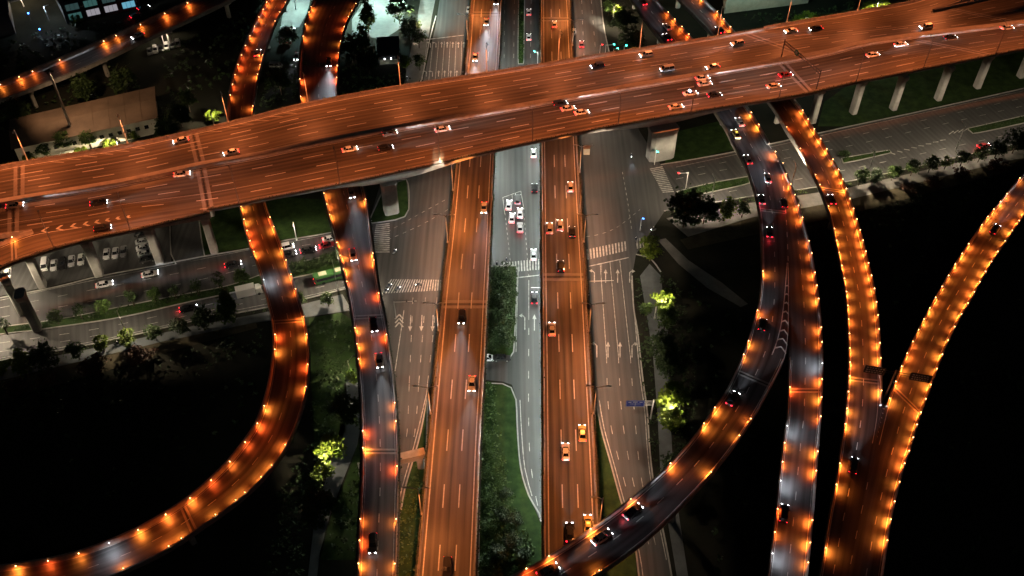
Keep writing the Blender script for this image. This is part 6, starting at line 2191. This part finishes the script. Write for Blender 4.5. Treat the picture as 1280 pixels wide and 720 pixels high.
# camera frame over the street left of the left viaduct
base = P(495, 398)
t = thing('camera_gantry', 'slim pole with a long arm carrying two cameras over the street left of the viaduct', 'camera pole', base)
mb = MB(); mb.tube([base, base + Vector((0, 0, 6.5))], [.14, .1], 8); mb.bar(base + Vector((0, 0, 6.3)), base + Vector((6, .4, 6.3)), .1, .1); mb.build('pole', M['steel'], t)
for x in (3.4, 5.2):
    mb = MB(); mb.box(base + Vector((x, .2, 6.6)), (.35, .7, .35)); mb.build('camera_housing', M['trim'], t)
base = P(736, 369)
t = thing('camera_gantry', 'slim white arm reaching over the street right of the viaduct from its edge', 'camera pole', base)
mb = MB(); mb.tube([base, base + Vector((0, 0, 5.5))], [.12, .09], 8); mb.bar(base + Vector((0, 0, 5.4)), base + Vector((6.5, .3, 5.4)), .1, .1); mb.build('pole', M['white_steel'], t)
base = P(677, 377)
t = thing('camera_gantry', 'slim white arm over the black car on the street between the viaducts', 'camera pole', base)
mb = MB(); mb.tube([base, base + Vector((0, 0, 5.5))], [.12, .09], 8); mb.bar(base + Vector((0, 0, 5.4)), base + Vector((-3, 0.1, 5.4)), .1, .1); mb.build('pole', M['white_steel'], t)

# ---------------------------------------------------------------- buildings
def block(name, label, cat, px, h, wall_m, roof_m, roof='flat', rise=1.5):
    """Building on the four ground pixels px (near left, near right, far right, far left)."""
    q = [P(*x) for x in px]
    t = thing(name, label, cat, sum(q, Vector()) / 4)
    up = Vector((0, 0, h))
    mb = MB(); mb.loft([q, [x + up for x in q]]); mb.build('wall', M[wall_m], t)
    mb = MB()
    c = sum(q, Vector()) / 4
    o = [c + (x - c) * 1.04 + up + Vector((0, 0, .05)) for x in q]
    if roof == 'flat':
        mb.loft([o, [x + Vector((0, 0, .35)) for x in o]])
        r = mb.build('roof', M[roof_m], t)
        pb = MB()
        for i in range(4):
            pb.bar(o[i] + Vector((0, 0, .5)), o[(i + 1) % 4] + Vector((0, 0, .5)), .3, .7)
        pb.build('roof_edge', M[wall_m], r)
    else:
        m0, m1 = (o[0] + o[3]) / 2 + Vector((0, 0, rise)), (o[1] + o[2]) / 2 + Vector((0, 0, rise))
        mb.poly([o[0], o[1], m1, m0]); mb.poly([m0, m1, o[2], o[3]]); mb.poly([o[0], m0, o[3]]); mb.poly([o[1], o[2], m1])
        r = mb.build('roof', M[roof_m], t)
        s = MB()
        for k in range(1, 9):
            f = k / 9
            s.bar(o[0].lerp(o[1], f) + Vector((0, 0, .06)), m0.lerp(m1, f) + Vector((0, 0, .06)), .12, .08)
            s.bar(m0.lerp(m1, f) + Vector((0, 0, .06)), o[3].lerp(o[2], f) + Vector((0, 0, .06)), .12, .08)
        s.build('roof_seam', M[roof_m], r)
    return t, q, up


t, q, up = block('long_shed', 'long low shed with brown roof and pale wall behind the flyover', 'shed', [(26, 205), (200, 166), (196, 128), (24, 168)], 6.0, 'wall', 'roof', 'gable', 1.2)
for k in range(14):
    f0, f1 = .06 + k * .065, .06 + k * .065 + .03
    a, b = q[0].lerp(q[1], f0), q[0].lerp(q[1], f1)
    n = Vector((0, -.04, 0))
    mb = MB(); mb.loft([[a + n + Vector((0, 0, 2.6)), b + n + Vector((0, 0, 2.6)), b + n + Vector((0, 0, 4.0)), a + n + Vector((0, 0, 4.0))], [a - n + Vector((0, 0, 2.6)), b - n + Vector((0, 0, 2.6)), b - n + Vector((0, 0, 4.0)), a - n + Vector((0, 0, 4.0))]])
    mb.build('window', M['glass'], t)
l = batwing('wall_lamp_beam', (1.0, .9, .7), E_WHITE * .25, 150, .5, 1.6, .3)
t, q, up = block('office_building', 'dark building with rows of lit teal and white windows at the upper left corner', 'building', [(84, 30), (176, 10), (160, -70), (40, -60)], 16, 'darkwall', 'darkwall')
rr = random.Random(4)
n = (q[1] - q[0]).normalized()
out = Vector((n.y, -n.x, 0)) * .08
lit = {(0, 0): 'e_win_teal', (0, 1): 'e_win_white', (0, 2): 'e_win_white', (0, 3): 'e_win_blue', (1, 0): 'e_win_dim', (1, 1): 'e_win_teal', (1, 2): 'e_win_dim', (2, 1): 'e_win_teal', (2, 2): 'e_win_dim'}
for r_ in range(4):
    for c in range(4):
        a, b = q[0].lerp(q[1], .05 + c * .24), q[0].lerp(q[1], .05 + c * .24 + .17)
        z0, z1 = 1.2 + r_ * 3.8, 3.7 + r_ * 3.8
        mb = MB()
        mb.loft([[a + out * k + Vector((0, 0, z0)), b + out * k + Vector((0, 0, z0)), b + out * k + Vector((0, 0, z1)), a + out * k + Vector((0, 0, z1))] for k in (1, -1)])
        w = mb.build('window', M[lit.get((r_, c), 'glass')], t)
        mb = MB()
        for f in (.33, .66): mb.bar(a.lerp(b, f) + out * 1.2 + Vector((0, 0, z0)), a.lerp(b, f) + out * 1.2 + Vector((0, 0, z1)), .08, .08)
        mb.build('frame', M['dark_steel'], w)
t, q, up = block('kiosk', 'small dark kiosk with two bright lights under its eaves below the pale court', 'kiosk', [(474, 82), (500, 80), (499, 60), (473, 62)], 4.0, 'darkwall', 'darkwall')
for f in (.3, .6):
    a = q[0].lerp(q[1], f) + Vector((0, -.1, 2.6))
    mb = MB(); mb.ball(a, .22); mb.build('wall_lamp', M['e_whitelens'], t)
mb = MB(); a, b = q[0].lerp(q[1], .05), q[0].lerp(q[1], .95)
mb.loft([[a + Vector((0, -.06, .3)), b + Vector((0, -.06, .3)), b + Vector((0, -.06, 2.2)), a + Vector((0, -.06, 2.2))], [a + Vector((0, .05, .3)), b + Vector((0, .05, .3)), b + Vector((0, .05, 2.2)), a + Vector((0, .05, 2.2))]])
mb.build('shutter', M['wall'], t)
t, q, up = block('pavilion', 'small teal-lit pavilion with a green roof on the pale court at the top', 'pavilion', [(490, 13), (505, 13), (504, 3), (489, 3)], 3.0, 'wall', 'signgreen')
t, q, up = block('sports_hall', 'low hall with a green roof lit teal at the top edge right of the ramps', 'hall', [(905, 17), (1010, 4), (1030, -60), (900, -50)], 7.0, 'wall', 'signgreen')
put_light(batwing('roof_beam', (.6, 1.0, .9), E_WHITE * .8, 160, .3, 2.0, .3), P(960, -12, 17), (0, 0, -1))
t, q, up = block('dark_building', 'unlit block with a faint teal wall between the upper left ramps', 'building', [(318, -4), (345, -6), (360, -60), (330, -60)], 12, 'darkwall', 'darkwall')
t, q, up = block('dark_building', 'unlit low block at the left edge of the upper left corner', 'building', [(-60, 60), (20, 42), (10, -10), (-60, 10)], 9, 'darkwall', 'darkwall')
t, q, up = block('apartment_block', 'dim block with a few faintly lit windows at the top left edge', 'building', [(-40, 14), (70, -8), (60, -60), (-50, -40)], 10, 'darkwall', 'darkwall')
n_ = (q[1] - q[0]).normalized()
o_ = Vector((n_.y, -n_.x, 0)) * .08
for r_ in range(2):
    for c in range(9):
        a, b = q[0].lerp(q[1], .03 + c * .108), q[0].lerp(q[1], .03 + c * .108 + .06)
        mb = MB()
        mb.loft([[x + o_ * k for x in (a + Vector((0, 0, 1.2 + r_ * 4)), b + Vector((0, 0, 1.2 + r_ * 4)), b + Vector((0, 0, 3 + r_ * 4)), a + Vector((0, 0, 3 + r_ * 4)))] for k in (1, -1)])
        mb.build('window', M[('glass', 'e_win_dim', 'glass', 'glass', 'e_win_teal')[(c * 3 + r_) % 5] if (c + r_) % 3 else 'glass'], t)
# pale utility cabinet and box at the crossroads
t = thing('utility_cabinet', 'pale beige cabinet at the upper edge of the crossroads right of the right viaduct', 'cabinet', P(733, 192))
mb = MB(); mb.box((0, 0, 1.3), (2.0, 1.6, 2.4)); mb.build('body', M['wall'], t, local=True)
mb = MB(); mb.box((0, 0, 2.6), (2.2, 1.8, .2)); mb.build('lid', M['rust'], t, local=True)
# dim blue lamps far left
for u, v, lab in ((53, 46, 'small bright blue lamp in the dark at the upper left'), (39, 26, 'small pale lamp in the dark near the upper left corner')):
    p = P(u, v)
    t = thing('marker_lamp', lab, 'lamp', p)
    mb = MB(); mb.tube([(0, 0, 0), (0, 0, 3)], .08, 6); mb.build('post', M['dark_steel'], t, local=True)
    mb = MB(); mb.ball((0, 0, 3.2), .3); mb.build('bulb', M['e_blue_lamp'], t, local=True)
